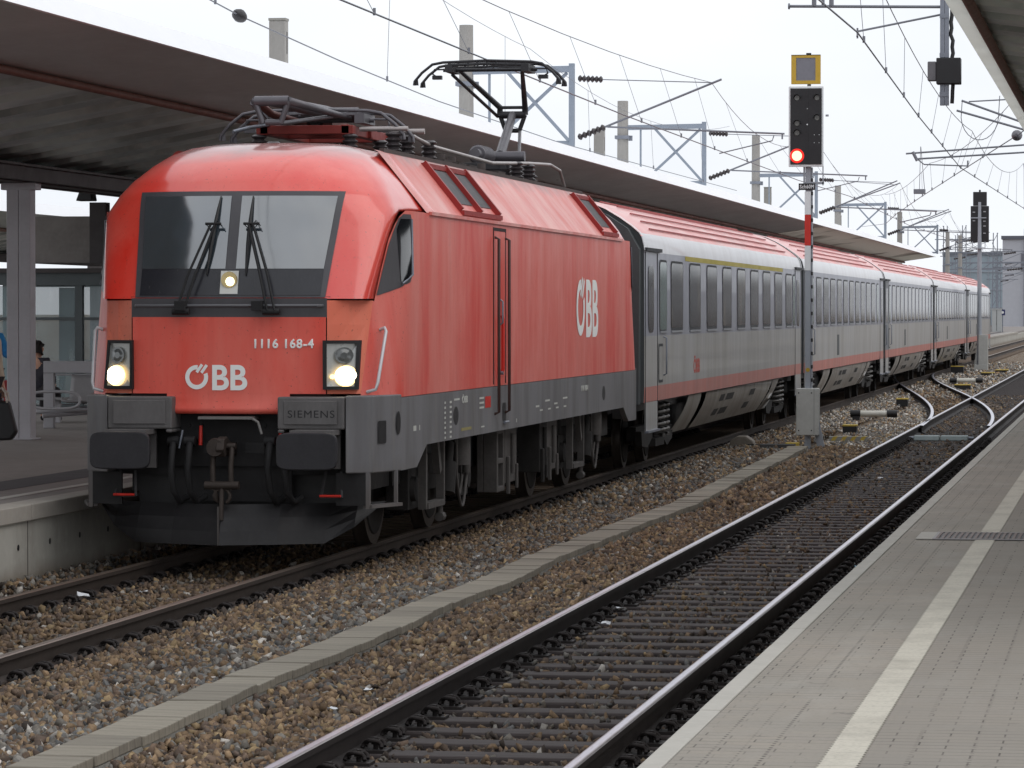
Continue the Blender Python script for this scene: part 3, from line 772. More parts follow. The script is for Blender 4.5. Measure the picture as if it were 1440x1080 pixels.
# underframe, end blocks
b = MB(); P = [(1.28, 1.515), (18.30, 1.515), (18.30, .83), (17.5, .83), (16.98, 1.03), (2.60, 1.03), (2.08, .83), (1.28, .83)]
b.prism(P, 'X', 1.43, 1.502); b.prism(P, 'X', -1.502, -1.43)
b.box(-1.43, 1.43, 1.2, 18.4, 1.12, 1.50)
b.build('underframe', loco_grey, loco)
for rear in (False, True):
    for s in (-1, 1):
        def pl_(P): 
            return [((-1 if rear else 1)*s*x, LL-y if rear else y) for x, y in P]
        b = MB()
        b.prism(pl_([(1.13, .52), (1.36, .655), (1.508, 1.30), (1.40, 1.30), (1.13, 1.0)]), 'Z', .83, 1.545)
        o = b.build('end_block', loco_grey, loco, bevel=.012)
        if not rear:
            b = MB(); b.prism(pl_([(.50, .47), (1.12, .50), (1.12, .98), (.50, .98)]), 'Z', 1.235, 1.535); b.box(min(s*.5, s*.56), max(s*.5, s*.56), .47, .98, 1.20, 1.235)
            b.build('buffer_housing', grey_front, loco, bevel=.015)
            b = MB(); b.box(min(s*.56, s*1.06), max(s*.56, s*1.06), .462, .474, 1.28, 1.50)
            o2 = b.build('cover_panel', grey_front, loco, bevel=.006)
            # step cage under the corner
            b = MB()
            b.box(min(s*1.02, s*1.30), max(s*1.02, s*1.30), .62, .66, .53, .83, 1); b.box(min(s*1.3, s*1.335), max(s*1.3, s*1.335), .62, .68, .50, .84); b.box(min(s*1.46, s*1.49), max(s*1.46, s*1.49), 1.15, 1.2, .50, .84)
            b.bar((s*1.31, .65, .52), (s*1.49, 1.2, .52), .10, .03)
            b.build('step', [loco_grey, head_dk], loco)
            # buffer
            b = MB()
            c = []
            for i in range(28):
                a = 2*math.pi*i/28; ca_, sa_ = math.cos(a), math.sin(a)
                c.append((.875*s + .285*abs(ca_)**.36*np.sign(ca_), 1.05 + .172*abs(sa_)**.36*np.sign(sa_)))
            for yy0, yy1, k2 in ((.0, .05, 1),):
                b.prism(c, 'Y', yy0, yy1)
            b.build('buffer_plate', plain('buffer_plate', rgb(48, 47, 51), .5, .3, .5, 5), loco, bevel=.012)
            bp = kids(loco)[-1] if False else None
            b = MB(); b.tube([(.875*s, .05, 1.05), (.875*s, .30, 1.05), (.875*s, .301, 1.05), (.875*s, .62, 1.05)], [.11, .11, .15, .15], 20); b.box(.875*s-.19, .875*s+.19, .60, .64, .87, 1.23); b.box(.875*s-.2, .875*s+.2, .2, .6, 1.19, 1.235)
            b.build('buffer_shank', grey_front, loco)
    # cab handrails
    for s in (-1, 1):
        b = MB()
        b.tube([end(p, rear) for p in ((s*1.33, 1.12, 2.15), (s*1.385, 1.09, 2.17), (s*1.40, 1.08, 2.14), (s*1.365, .86, 1.66), (s*1.35, .84, 1.60), (s*1.26, .86, 1.575))], .016, 8)
        b.build('cab_handrail', plain('handrail_white', rgb(205, 205, 208), .35, .2, .15), loco)
# openings on the grey side
b = MB()
def slab_side(y0, y1, z0, z1, x=1.5035, n=0):
    c = []
    for i in range(20):
        a = 2*math.pi*i/20; ca_, sa_ = math.cos(a), math.sin(a); e = .45 if n == 0 else 1
        c.append((x, (y0+y1)/2 + (y1-y0)/2*abs(ca_)**e*np.sign(ca_), (z0+z1)/2 + (z1-z0)/2*abs(sa_)**e*np.sign(sa_)))
    return c
for q in ((7.05, 7.32, 1.12, 1.33, 0), (4.05, 4.35, 1.17, 1.36, 1), (14.9, 15.2, 1.17, 1.36, 1)):
    MB().add(slab_side(*q[:4], n=q[4]), [tuple(range(20))]).build('frame_opening', black, loco)
b = MB(); M_ = Matrix.Translation((1.443, .985, 0)) @ Matrix.Rotation(math.atan2(.645, .148), 4, 'Z')
b.add([M_ @ Vector((u, -.0035, 1.28 + v)) for u, v in [(.22 + .05*math.cos(a) , .11*math.sin(a)) for a in np.linspace(0, 2*math.pi, 20)[:-1]]], [tuple(range(19))])
b.add([M_ @ Vector((u, -.0035, v)) for u, v in [(-.23, 1.10), (-.07, 1.10), (-.06, 1.11), (-.06, 1.30), (-.07, 1.31), (-.23, 1.31), (-.24, 1.30), (-.24, 1.11)]], [tuple(range(8))])
b.build('end_opening', black, loco)
b = MB(); b.tube([(1.525, 7.08, 1.115), (1.53, 7.3, 1.115)], .015); b.build('step_lip', galv, loco)
# small writing along the frame
wl_ = plain('small_lettering', rgb(196, 196, 190), .6)
for s_, y_, z_, h_, sx_ in (('1116 168-4', 13.0, 1.33, .10, 1.2), ('ÖBB', 4.55, 1.385, .10, 1.6)):
    text('frame_lettering', s_, h_, wl_, loco, T(1.504, y_, z_) @ SIDE, .002, .0005, sx_)
b = MB(); rr = random.Random(3)
def mark(y, z, w, h): b.box(1.5025, 1.5045, y, y+w, z, z+h)
for j in range(8): mark(3.55, 1.40 - j*.05, .07, .022); mark(3.85, 1.40 - j*.05, .10, .022)
for j in range(4): mark(9.4 + j*.7, 1.22 + (j % 2)*.05, .25 + .1*(j % 2), .02); mark(9.7 + j*.62, 1.17, .2, .018)
for j in range(3): mark(5.6, 1.40 - j*.05, .28, .02)
mark(1.9, 1.18, .14, .05); mark(2.2, 1.18, .035, .05); mark(4.1, 1.42, .3, .02); mark(8.0, 1.09, .04, .04); mark(5.7, 1.1, .2, .015)
b.build('frame_markings', wl_, loco)
MB().box(1.5025, 1.505, 5.95, 6.30, 1.30, 1.42).build('red_label', redpaint, loco)
MB().box(1.5025, 1.505, 4.5, 5.1, 1.10, 1.13).build('yellow_label', plain('old_yellow', rgb(150, 140, 90), .7), loco)
text('maker_lettering', 'SIEMENS', .096, black, loco, T(.595, .4605, 1.345) @ FRONT, 0, .0005, 1.14)

# centre of the headstock: plate, coupling, hoses, plough
b = MB(); b.box(-.56, .56, .80, .86, .88, 1.40); b.box(-1.25, 1.25, .86, 1.0, .80, 1.5); b.box(-.55, .55, .84, .9, .55, .88)
for x in (-.42, -.30, .30, .42): b.disc((x, .80, 1.26), 'Y', .022, .02, -.015, 10)
for x0_, x1_ in ((-.28, -.12), (.12, .30)): b.box(x0_, x1_, .795, .80, 1.0, 1.10, 1)
b.build('headstock', [head_dk, black], loco)
b = MB(); b.box(-.26, .26, .50, .80, 1.325, 1.35); b.tube([(.26, .5, 1.33), (.31, .5, 1.30), (.345, .5, 1.19)], .014, 6)
b.build('foot_plate', plain('plate_grey', rgb(120, 118, 116), .5, .3, .3), loco)
coup_m = plain('coupling_rust', rgb(66, 58, 54), .6, .5, .4, 14)
b = MB(); b.prism([(.85, .98), (.85, 1.10), (.55, 1.12), (.42, 1.17), (.30, 1.15), (.27, 1.05), (.33, .98), (.40, 1.0), (.38, 1.07), (.44, 1.06), (.50, .99)], 'X', -.04, .04)
hk = b.build('drawhook', coup_m, loco, bevel=.012)
b = MB()
for x in (-.085, .085): b.tube([(x, .42, 1.08), (x, .36, .9), (x, .38, .68)], .026, 8)
b.tube([(-.12, .42, 1.08), (.12, .42, 1.08)], .03, 8); b.tube([(-.16, .37, .72), (.16, .37, .72)], .04, 10); b.disc((-.05, .34, 1.07), 'Y', .09, .08, -.05, 18)
b.tube([(0, .37, .72), (.0, .33, .40)], .022, 8)
b.tube([(-.07, .38, .70)] + [(.075*math.sin(a), .38, .62 + .07*math.cos(a)) for a in np.linspace(-2.6, 2.6, 10)], .02, 6)
b.build('screw_coupling', coup_m, loco)
for x, c in ((-.52, 0), (-.36, 1), (.40, 1), (.56, 0)):
    b = MB(); b.tube([(x, .80, 1.12), (x, .60, 1.12), (x+.01, .52, 1.04), (x+.0, .50, .86), (x+.02, .52, .66), (x+.06, .60, .56), (x+.11, .72, .60)], .032, 8)
    b.tube([(x-.05, .60, 1.12), (x+.05, .60, 1.12)], .045, 8)
    hs = b.build('brake_hose', rub, loco)
    if c: b = MB(); b.tube([(x+.09, .66, 1.26), (x+.09, .64, 1.08)], .018, 6); b.build('handle', redpaint, hs)
    else: b = MB(); b.tube([(x+.08, .64, 1.22), (x+.05, .62, 1.05)], .012, 6); b.build('handle', galv, hs)
for s in (-1, 1):
    b = MB(); b.tube([(s*.98-.1, .55, .62), (s*.98+.1, .55, .62)], .013, 6); b.build('red_step_edge', redpaint, loco)
    b = MB(); b.box(s*.98-.1, s*.98+.1, .56, .75, .60, .615); b.bar((s*.98-.1, .6, .6), (s*.98-.07, .7, .84), .02, .02); b.bar((s*.98+.1, .6, .6), (s*.98+.07, .7, .84), .02, .02); b.build('foot_step', steel_dk, loco)
b = MB(); rows = []
for z, yo in ((.175, .0), (.30, .05), (.42, .12), (.54, .22)):
    r = []
    for x, y in ((-1.36, 1.10), (-1.15, .82), (-.9, .66), (-.5, .42), (0, .22), (.5, .42), (.9, .66), (1.15, .82), (1.36, 1.10)):
        zz = z if abs(x) < 1.0 else z + (.54-z)*min(1, (abs(x)-1.0)/.30*.8)
        r.append((x, y + yo, zz))
    rows.append(r)
b.grid(rows, 0, False); b.build('snow_plough', plain('plough', rgb(31, 29, 31), .5, .2, .6, 2.5, (1, 1, .6)), loco)
b = MB(); b.box(-.006, .006, .205, .23, .175, .53); b.build('plough_seam', bogie_lt, loco)
b = MB(); b.box(-.95, .95, 1.0, 1.25, .25, .9); b.box(-1.1, 1.1, 1.3, 18.3, .62, 1.12); b.build('under_gear', black, loco)

# bogies
def wheelset(y, r, parent, xs=.75, m=None):
    for s in (-1, 1):
        b = MB(); b.tube([(s*.70, y, r), (s*.725, y, r), (s*.725, y, r), (s*.83, y, r)], [r+.03, r+.03, r, r-.01], 36, 0)
        b.tube([(s*.83, y, r), (s*.845, y, r)], [r*.82, r*.8], 30, 1); b.tube([(s*.84, y, r), (s*.93, y, r)], [.12, .10], 14, 1)
        b.build('wheel', [plain('wheel_tread', rgb(60, 54, 50), .45, .5, .3), bogie_m], parent)
def damper(b, a, c, r, mat=0):
    a, c = Vector(a), Vector(c); m = a.lerp(c, .45); b.tube([a, m], r*.55, 8, mat); b.tube([m, c], r, 10, mat); b.tube([a + Vector((-.05, 0, 0)), a + Vector((.06, 0, 0))], r*.7, 8, mat)
for bi, cy in enumerate((4.84, 14.74)):
    b = MB()
    for s in (-1, 1):
        b.box(s*1.06-.07, s*1.06+.07, cy-2.1, cy+2.1, .62, .86)
        b.prism([(cy-.8, .50), (cy+.8, .50), (cy+1.0, .66), (cy-1.0, .66)], 'X', s*1.06-.09, s*1.06+.09)
    b.box(-1.0, 1.0, cy-.35, cy+.35, .4, .8); b.box(-.66, .66, cy-2.0, cy+2.0, .30, .90); b.box(-.98, .98, cy-.75, cy+.75, .30, .9)
    bg_ = b.build('bogie_frame', bogie_m, loco)
    for dy in (-1.5, 1.5): wheelset(cy+dy, .575, loco)
    for s in (-1, 1):
        for dy in (-1.5, 1.5):
            b = MB()
            b.box(s*1.10-.11, s*1.10+.11, cy+dy-.2, cy+dy+.2, .36, .78, 0); b.disc((s*1.21, cy+dy, .56), 'X', .13, .12, s*.05, 18, 0)
            b.bar((s*1.16, cy+dy, .5), (s*1.16, cy+dy*.35, .62), .08, .14, 0)
            for dd in (-.12, .12): b.tube([(s*1.12, cy+dy+dd, .74), (s*1.12, cy+dy+dd, 1.0)], .075, 10, 0)
            b.build('axle_box', bogie_m, loco)
        X_ = s*1.33
        def part(nm, f):
            b = MB(); f(b); b.build(nm, [bogie_m, bogie_lt], loco)
        def f1(b): b.box(X_-.04, X_+.04, cy-1.58, cy-1.50, .36, 1.05, 1); b.box(X_-.05, X_+.05, cy-1.50, cy-.60, .36, .42, 1); b.box(X_-.04, X_+.04, cy-.60, cy-.53, .36, 1.05, 1)
        part('suspension_frame', f1)
        part('suspension_strut', lambda b: b.bar((X_, cy-.90, 1.05), (X_, cy-.72, .70), .07, .10, 1))
        part('damper', lambda b: damper(b, (X_, cy-.02, 1.02), (X_, cy-.22, .46), .085, 0))
        def f2(b): b.tube([(X_, cy-.62, .42), (X_, cy-.62, .22)], .035, 8, 1); b.tube([(X_, cy-.66, .24), (X_, cy-.5, .24)], .05, 8, 1)
        part('sand_pipe', f2)
        part('air_tank', lambda b: b.tube([(X_, cy+.55, 1.08), (X_, cy+.55, .72)], .11, 14, 1))
        part('damper', lambda b: b.tube([(X_, cy+.95, 1.08), (X_, cy+.95, .62)], .045, 8, 1))
        part('cable', lambda b: b.tube([(X_, cy+.35, 1.0)] + [(X_, cy+.35+t*.62, .62 - .34*math.sin(t*math.pi)) for t in np.linspace(0, 1, 10)] + [(X_, cy+.97, .86)], .018, 6, 1))
        part('cable', lambda b: b.tube([(X_-.03, cy+.45, 1.0)] + [(X_-.03, cy+.45+t*.4, .6 - .2*math.sin(t*math.pi)) for t in np.linspace(0, 1, 8)], .016, 6, 1))
for y0, y1, z0, m_ in ((7.45, 7.95, .33, 1), (8.1, 8.9, .40, 1), (10.6, 11.1, .42, 0), (11.15, 11.95, .42, 1)):
    b = MB(); 
    if y0 == 7.45:
        for ya, yb in ((7.45, 7.53), (7.87, 7.95)): b.box(1.22, 1.38, ya, yb, z0, 1.03)
        for za, zb in ((z0, z0+.06), (.64, .70), (.97, 1.03)): b.box(1.22, 1.38, 7.53, 7.87, za, zb)
        b.box(1.15, 1.22, 7.45, 7.95, z0, 1.03)
    else:
        b.box(.9, 1.36, y0, y1, z0, 1.04); b.box(1.36, 1.40, y0+.05, y0+.12, z0-.12, .7); b.box(1.36, 1.39, y1-.12, y1-.05, z0-.08, .6); b.tube([(1.38, (y0+y1)/2, .95), (1.38, (y0+y1)/2, .5)], .03, 8)
    b.build('equipment_box', bogie_lt if m_ else bogie_m, loco, bevel=.01)

# roof equipment
alu = plain('panto_grey', rgb(98, 95, 100), .4, .4, .3, 8); frame_dk = plain('panto_dark', rgb(50, 49, 52), .5, .3, .3, 8)
def insulator(x, y, z0, h, r, parent, horizontal=False):
    b = MB(); n = 5
    pts, rs = [], []
    for i in range(n):
        for t, q in ((0, .65), (.45, 1.0), (.6, 1.0), (.95, .65)): pts.append((x, y, z0 + h*(i+t)/n)); rs.append(r*q)
    b.tube(pts, rs, 14, 0, True, False); return b.build('insulator', insul, parent)
for x, y in ((.85, 4.25), (.86, 4.9), (.85, 12.0), (.86, 12.9), (.85, 6.2), (-.85, 6.2), (-.85, 12.2)): insulator(x, y, 3.88, .27, .085, loco)
b = MB(); b.tube([(.86, 4.9, 4.18), (.86, 5.4, 4.14), (.86, 6.4, 4.09), (.86, 10.2, 4.06), (.86, 12.9, 4.16), (.9, 14.4, 4.20), (.92, 15.1, 4.15), (.94, 15.35, 3.95)], .022, 8)
b.tube([(.5, 4.25, 4.18), (1.0, 4.25, 4.18)], .025); b.tube([(.7, 4.9, 4.18), (1.05, 4.9, 4.18)], .03)
b.build('busbar', plain('busbar', rgb(168, 160, 158), .4, .4, .2), loco)
b = MB()
for y in (7.4, 8.3, 9.0, 11.0, 13.4): b.box(.3, .8, y, y+.5, 3.86, 4.0); b.tube([(.55, y+.25, 4.0), (.55, y+.25, 4.1)], .05)
b.box(-.6, .2, 7, 13, 3.86, 4.02); b.build('roof_box', roof_dk, loco)
def pantograph(rear, up):
    P = lambda x, y, z: (x, LL-y if rear else y, z)
    root = MB()
    for s in (-1, 1): root.bar(P(s*.42, 3.9, 4.16), P(s*.42, 6.0, 4.16), .09, .10)
    for y in (3.95, 4.9, 5.9): root.bar(P(-.5, y, 4.16), P(.5, y, 4.16), .10, .09)
    pb = root.build('pantograph_base', plain('panto_red', rgb(128, 38, 30), .55, 0, .4, 6) if not rear else frame_dk, loco, bevel=.008)
    for x, y in ((-.48, 3.95), (.46, 3.95), (0, 5.95), (.48, 5.4)): insulator(x, LL-y if rear else y, 3.86, .26, .08, pb)
    pv = P(0.0, 4.45, 4.34); sy = -1 if rear else 1
    b = MB()
    pts, rs = [], []
    for i in range(9):
        for t, q in ((0, .8), (.4, 1), (.6, 1), (.99, .8)): pts.append(P(.0, 4.75 + (i+t)*.075, 4.33)); rs.append(.125*q)
    b.tube(pts, rs, 18); b.tube([P(0, 4.45, 4.33), P(0, 5.65, 4.33)], .07, 12)
    b.build('spring_drum', alu, pb)
    if up: kn = Vector(P(0.06, 3.04, 4.955)); hd = P(0, 4.47, 5.50); hx = .42; hz = 5.50
    else:  kn = Vector(P(-.12, 2.95, 4.40)); hd = P(0, 4.50, 4.31); hx = .40; hz = 4.31
    hyy = hd[1]; base = Vector(P(.12, 4.40, 4.36))
    b = MB(); b.tube([base, base.lerp(kn, .5), kn], [.068, .062, .055], 12); b.tube([base + Vector((.25, 0, -.02)), kn + Vector((.10, .0, -.22))], .022, 8); b.tube([P(-.25, 4.42, 4.34), P(.45, 4.42, 4.34)], .07, 12)
    b.build('lower_arm', alu, pb)
    b = MB(); b.tube([kn + Vector((-.17, 0, 0)), kn + Vector((.17, 0, 0))], .05, 12)
    for s in (-1, 1):
        a = kn + Vector((s*.17, 0, 0)); a2 = kn + Vector((s*.17, 0, .10 if up else .0)); t_ = Vector((s*hx, hyy, hz-.02))
        b.tube([a, a2, a2.lerp(t_, .5), t_], [.042, .042, .036, .026], 8); b.tube([a, kn + Vector((s*.09, 0, -.22))], .03, 8)
    if up: b.tube([kn + Vector((-.17, 0, .1)), kn + Vector((.17, 0, .1))], .022, 8)
    b.tube([kn + Vector((-.2, 0, -.02)), Vector((-hx-.08, hyy, hz-.09))], .022, 8); b.tube([kn + Vector((-.06, 0, -.21)), kn + Vector((.10, 0, -.21))], .03, 8)
    b.build('upper_arm', frame_dk if up else alu, pb)
    b = MB(); 
    b.tube([(-hx-.2, hyy, hz-.03), (hx+.2, hyy, hz-.03)], .024, 8)
    for dy in (-.25, .25):
        pts = [(-.96, hyy+dy, hz-.24), (-.955, hyy+dy, hz-.19), (-.86, hyy+dy, hz-.08), (-.72, hyy+dy, hz+.03), (-.58, hyy+dy, hz+.055), (0, hyy+dy, hz+.075), (.58, hyy+dy, hz+.055), (.72, hyy+dy, hz+.03), (.86, hyy+dy, hz-.08), (.955, hyy+dy, hz-.19), (.96, hyy+dy, hz-.24)]
        b.tube(pts, .018, 8); 
        b.tube([(x_, hyy+dy, z_-.045) for x_, z_ in ((-.5, hz+.06), (0, hz+.075), (.5, hz+.06))], .016, 8)
        for x in np.linspace(-.5, .5, 9): b.box(x-.012, x+.012, hyy+dy-.012, hyy+dy+.012, hz+.005, hz+.06)
        for s in (-1, 1): b.add([(s*.96, hyy+dy, hz-.24), (s*.90, hyy+dy, hz-.24), (s*.91, hyy+dy, hz-.16), (s*.95, hyy+dy, hz-.17)], [(0, 1, 2, 3)])
    for s in (-1, 1):
        b.box(s*.50-.05, s*.50+.05, hyy-.28, hyy+.28, hz-.07, hz+.03); b.tube([(s*.55, hyy, hz-.02), (s*.74, hyy, hz-.02), (s*.76, hyy, hz-.08), (s*.70, hyy, hz-.12)], .012, 6)
        b.box(s*.70-.06, s*.70+.06, hyy-.05, hyy+.05, hz-.15, hz-.10)
    b.build('collector_head', frame_dk if up else alu, pb)
pantograph(False, False); pantograph(True, True)
b = MB(); b.tube([(-.62, 3.4, 4.12), (-.5, 3.6, 4.17), (-.35, 3.95, 4.22)], .02, 6); b.tube([(.2, 5.9, 4.2), (.62, 6.0, 4.14)], .02, 6); b.build('jumper_cable', galv, loco)
b = MB()
for i in range(3): b.box(-.2 + i*.13, -.1 + i*.13, 4.5, 5.3, 4.22, 4.36 + .03*(i % 2), i % 2)
b.tube([(-.3, 3.1, 4.40), (-.25, 3.5, 4.30), (-.1, 4.3, 4.24)], .04, 8, 0); b.build('pantograph_drive', [plain('drive_brown', rgb(92, 48, 42), .6), steel_dk], loco)
# ================================================================ COACHES
def coach_mat(name, col, dirt, amt=.5, rough=.42):
    k = NT(name, col, rough, 0, .5, .15)
    k.mix(k.ramp(k.noise(1.3, (1, 1, .25), 5), .38, .7), dirt, amt); k.mix(k.ramp(k.noise(7, (1, 1, .06), 4), .5, .75), dirt, amt*.7)
    k.rough(k.noise(3, (1, 1, .3)), rough - .08, rough + .16); k.bump(k.noise(.8, (1, 1, 1), 2), .04, .05)
    return k.m
c_low = coach_mat('coach_lower_grey', rgb(168, 168, 168), rgb(142, 138, 132), .75)
c_mid = coach_mat('coach_window_band', rgb(146, 148, 160), rgb(128, 128, 138), .5)
c_top = coach_mat('coach_cove', rgb(226, 227, 231), rgb(206, 204, 206), .5)  # cove paler than the sides: sky reflection put into the colour
c_red = coach_mat('coach_stripe', rgb(192, 118, 108), rgb(166, 112, 104), .7)
k = NT('coach_roof_red', rgb(226, 142, 138), .42, 0, .5, .1)
k.mix(k.ramp(k.noise(1.1, (1, .5, 1), 5), .35, .7), rgb(232, 198, 194), .9); k.mix(k.ramp(k.noise(6, (1, .12, 1), 4), .5, .75), rgb(176, 120, 116), .6)
c_roof = k.m
c_skirt = coach_mat('coach_skirt', rgb(150, 147, 142), rgb(112, 102, 92), .85, .55)
c_dkgrey = plain('coach_end_grey', rgb(72, 76, 78), .6, 0, .35, 4)
c_frame = plain('window_rubber', rgb(48, 50, 54), .6, 0, .2, 8)
k = NT('coach_glass', rgb(56, 58, 62), .12, 0, .25); k.b.inputs['IOR'].default_value = 1.2
k.mix(k.ramp(k.noise(.55, (1, 1, .9), 2), .42, .6), rgb(34, 36, 40), .9); k.mix(k.ramp(k.noise(1.7, (1, 1, .4), 2), .58, .66), rgb(120, 112, 98), .55); oi = k.n('ShaderNodeObjectInfo'); k.mix(k.ramp(oi.outputs['Random'], .5, 1), rgb(92, 94, 98), .35); c_glass = k.m
k = NT('coach_glass_green', rgb(86, 112, 108), .12, 0, .35); k.b.inputs['IOR'].default_value = 1.28; k.mix(k.ramp(k.noise(1.2), .4, .65), rgb(66, 88, 86), .7); c_green = k.m
SEC = [(1.405, 1.02), (1.412, 1.24), (1.412, 1.97), (1.408, 3.18), (1.40, 3.26), (1.37, 3.38), (1.33, 3.445), (1.22, 3.54), (1.05, 3.66), (.85, 3.78), (.6, 3.89), (.3, 3.97), (0, 4.0)]
SECM = [0, 1, 2, 3, 3, 3]      # stripe, lower, band, cove, cove
def sec_x(z): return interp(z, [p[1] for p in SEC], [p[0] for p in SEC])
def rrect(x, y0, y1, z0, z1, r, n=4):
    P = []
    for cy, cz, a0 in ((y1-r, z1-r, 0), (y0+r, z1-r, 90), (y0+r, z0+r, 180), (y1-r, z0+r, 270)):
        for i in range(n+1):
            a = R(a0 + 90*i/n); P.append((x, cy + r*math.cos(a), cz + r*math.sin(a)))
    return P
spring_m = plain('coil_spring', rgb(112, 110, 108), .5, .3, .4, 8)
def coach(y_start, label, windows, yellow_band, detail, door_window=True):
    t = thing('passenger_coach', label, 'train car', (0, y_start, 0), 0, 'coaches of the train')
    Lc = 26.1; y0, y1 = .30, 26.12
    b = MB(); rows = []
    ysl = [y0, 4, 9, 13.2, 17.5, 22.4, y1]
    for s in (-1, 1):
        b.grid([[(s*x, y, z) for x, z in SEC[:7]] for y in ysl], 0, True, s < 0, lambda i, j: SECM[j] if j < len(SECM) else 3)
    for y in (y0, y1): 
        P = [(x, y, z) for x, z in SEC] + [(-x, y, z) for x, z in SEC[::-1][1:]]
        b.add(P, [tuple(range(len(P)))], 4)
    b.grid([[(x, y, 1.02) for x in (-1.4, 1.4)] for y in (y0, y1)], 4, False)
    b.build('body', [c_red, c_low, c_mid, c_top, c_dkgrey], t, ang=20)
    # roof in red, light end hoop, long ridges
    b = MB()
    for s in (-1, 1):
        b.grid([[(s*x, y, z) for x, z in SEC[6:]] for y in [y0 + .02, 1.2, 6, 13, 20, 25.2, y1 - .02]], 0, True, s < 0)
    b.build('roof', c_roof, t)
    for s in ((1, -1) if detail else (1,)):
        for i, (x, z) in enumerate(((1.24, 3.525), (1.075, 3.645), (.88, 3.765), (.64, 3.878), (.34, 3.962))):
            b = MB(); b.bar((s*(x+.008), 2.15 + i*.30, z+.014), (s*(x+.008), 24.1 - i*.2, z+.014), .022, .018); b.build('roof_rib', plain('roof_rib', rgb(176, 84, 84), .55, 0, .3), t)
    b = MB()
    for s in (-1, 1):
        for ya, yb in ((y0-.05, y0+.10), (y1-.10, y1+.05)):
            b.grid([[(s*(x+.012), y, z+.012) for x, z in SEC[3:]] for y in (ya, yb)], 0, True, s < 0)
    b.build('roof_hoop', c_top, t)
    # gutters over the doors, doors
    for yd0, yd1, wa, wb in ((.42, 1.80, .72, 1.36), (24.6, 25.98, 24.95, 25.6)):
        for s in ((1, -1) if detail else (1,)):
            d = MB(); x = s*1.415
            d.box(min(s*1.40, x), max(s*1.40, x), yd0, yd1, .60, 1.02, 0); d.box(min(s*1.408, s*1.416), max(s*1.408, s*1.416), yd0+.03, yd1-.03, 1.03, 1.238, 1)
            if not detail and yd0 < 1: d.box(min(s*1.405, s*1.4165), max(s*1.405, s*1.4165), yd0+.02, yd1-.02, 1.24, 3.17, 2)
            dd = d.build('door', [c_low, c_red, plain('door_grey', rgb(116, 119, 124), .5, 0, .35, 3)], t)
            e = MB()
            for y in (yd0, yd1): e.box(min(s*1.41, s*1.418), max(s*1.41, s*1.418), y-.014, y+.014, .62, 3.17)
            e.box(min(s*1.405, s*1.45), max(s*1.405, s*1.45), yd0-.08, yd1+.30, 3.185, 3.235)
            e.build('door_frame', c_frame, dd)
            e = MB(); P = rrect(s*1.4185, wa, wb, 2.02, 2.98, .15); e.add(P, [tuple(range(len(P)))]); e.build('pane', c_glass, dd)
            e = MB(); P = rrect(s*1.419, yd1+.12, yd1+.62, 1.20+.08, 1.85, .04); e.add(P, [tuple(range(len(P)))], 0); P = rrect(s*1.421, yd1+.16, yd1+.58, 1.32, 1.81, .03); e.add(P, [tuple(range(len(P)))], 1); e.build('step_panel', [c_frame, c_low], dd) if yd0 < 1 else None
            e = MB(); e.tube([(s*1.415, yd1+.72, 1.95), (s*1.46, yd1+.72, 1.93), (s*1.46, yd1+.72, 1.40), (s*1.415, yd1+.72, 1.38)], .014, 6); e.build('handrail', galv, dd)
            e = MB(); e.box(min(s*1.40, s*1.46), max(s*1.40, s*1.46), yd0, yd1, .585, .615); e.build('step', galv, dd)
    for i, (wa, wb, green) in enumerate(windows):
        for s in ((1, -1) if detail else (1,)):
            f = MB(); P = rrect(s*1.4165, wa, wb, 2.015, 3.085, .13); f.add(P, [tuple(range(len(P)))]); fo = f.build('window', c_frame, t)
            g_ = MB(); P = rrect(s*1.4185, wa+.045, wb-.045, 2.08 if not green else 2.05, 3.05, .10); g_.add(P, [tuple(range(len(P)))]); g_.build('pane', c_green if green else c_glass, fo)
            g_ = MB(); g_.box(min(s*1.414, s*1.43), max(s*1.414, s*1.43), wa+.04, wb-.04, 2.005, 2.035); g_.build('sill', plain('sill_grey', rgb(150, 152, 158), .5, .2, .2), fo)
    if yellow_band:
        b = MB(); b.grid([[(sec_x(z) + .004, y, z) for z in (3.105, 3.178)] for y in yellow_band], 0, False); b.build('first_class_stripe', plain('stripe_yellow', rgb(178, 162, 52), .5, 0, .3, 4, (1, .3, .3)), t)
    if detail:
        b = MB()
        for y in (4.55,): b.box(1.4125, 1.4155, y, y+.42, 2.12, 2.36)
        b.build('pictogram', plain('blue_label', rgb(58, 74, 128), .6), t)
        text('coach_lettering', 'ÖBB', .30, plain('coach_red_letter', rgb(190, 84, 74), .6), t, T(1.4145, 9.0 - 2.6, 1.36) @ SIDE, .01, .0005, 1.5)
    else:
        b = MB(); b.box(1.4125, 1.4155, 9.4, 10.0, 1.30, 1.78); b.build('vent_panel', c_dkgrey, t)
    # lower skirts leaning inwards, with vents
    def skirt(ya, yb, sl0, sl1, z0=.43):
        for s in (-1, 1):
            b = MB(); rows = []
            for zt in np.linspace(0, 1, 6):
                z = lerp(1.0, z0, zt); x = s*(1.36 - .22*zt**1.7); rows.append([(x, ya + sl0*zt, z), (x, (ya+yb)/2, z), (x, yb + sl1*zt, z)])
            b.grid(rows, 0, True); b.build('skirt', c_skirt, t)
    skirt(6.2, 8.0, -.9, -.45); skirt(8.75, 20.1, -.75, -1.0); skirt(20.35, 21.6, -1.0, -1.6)
    b = MB()
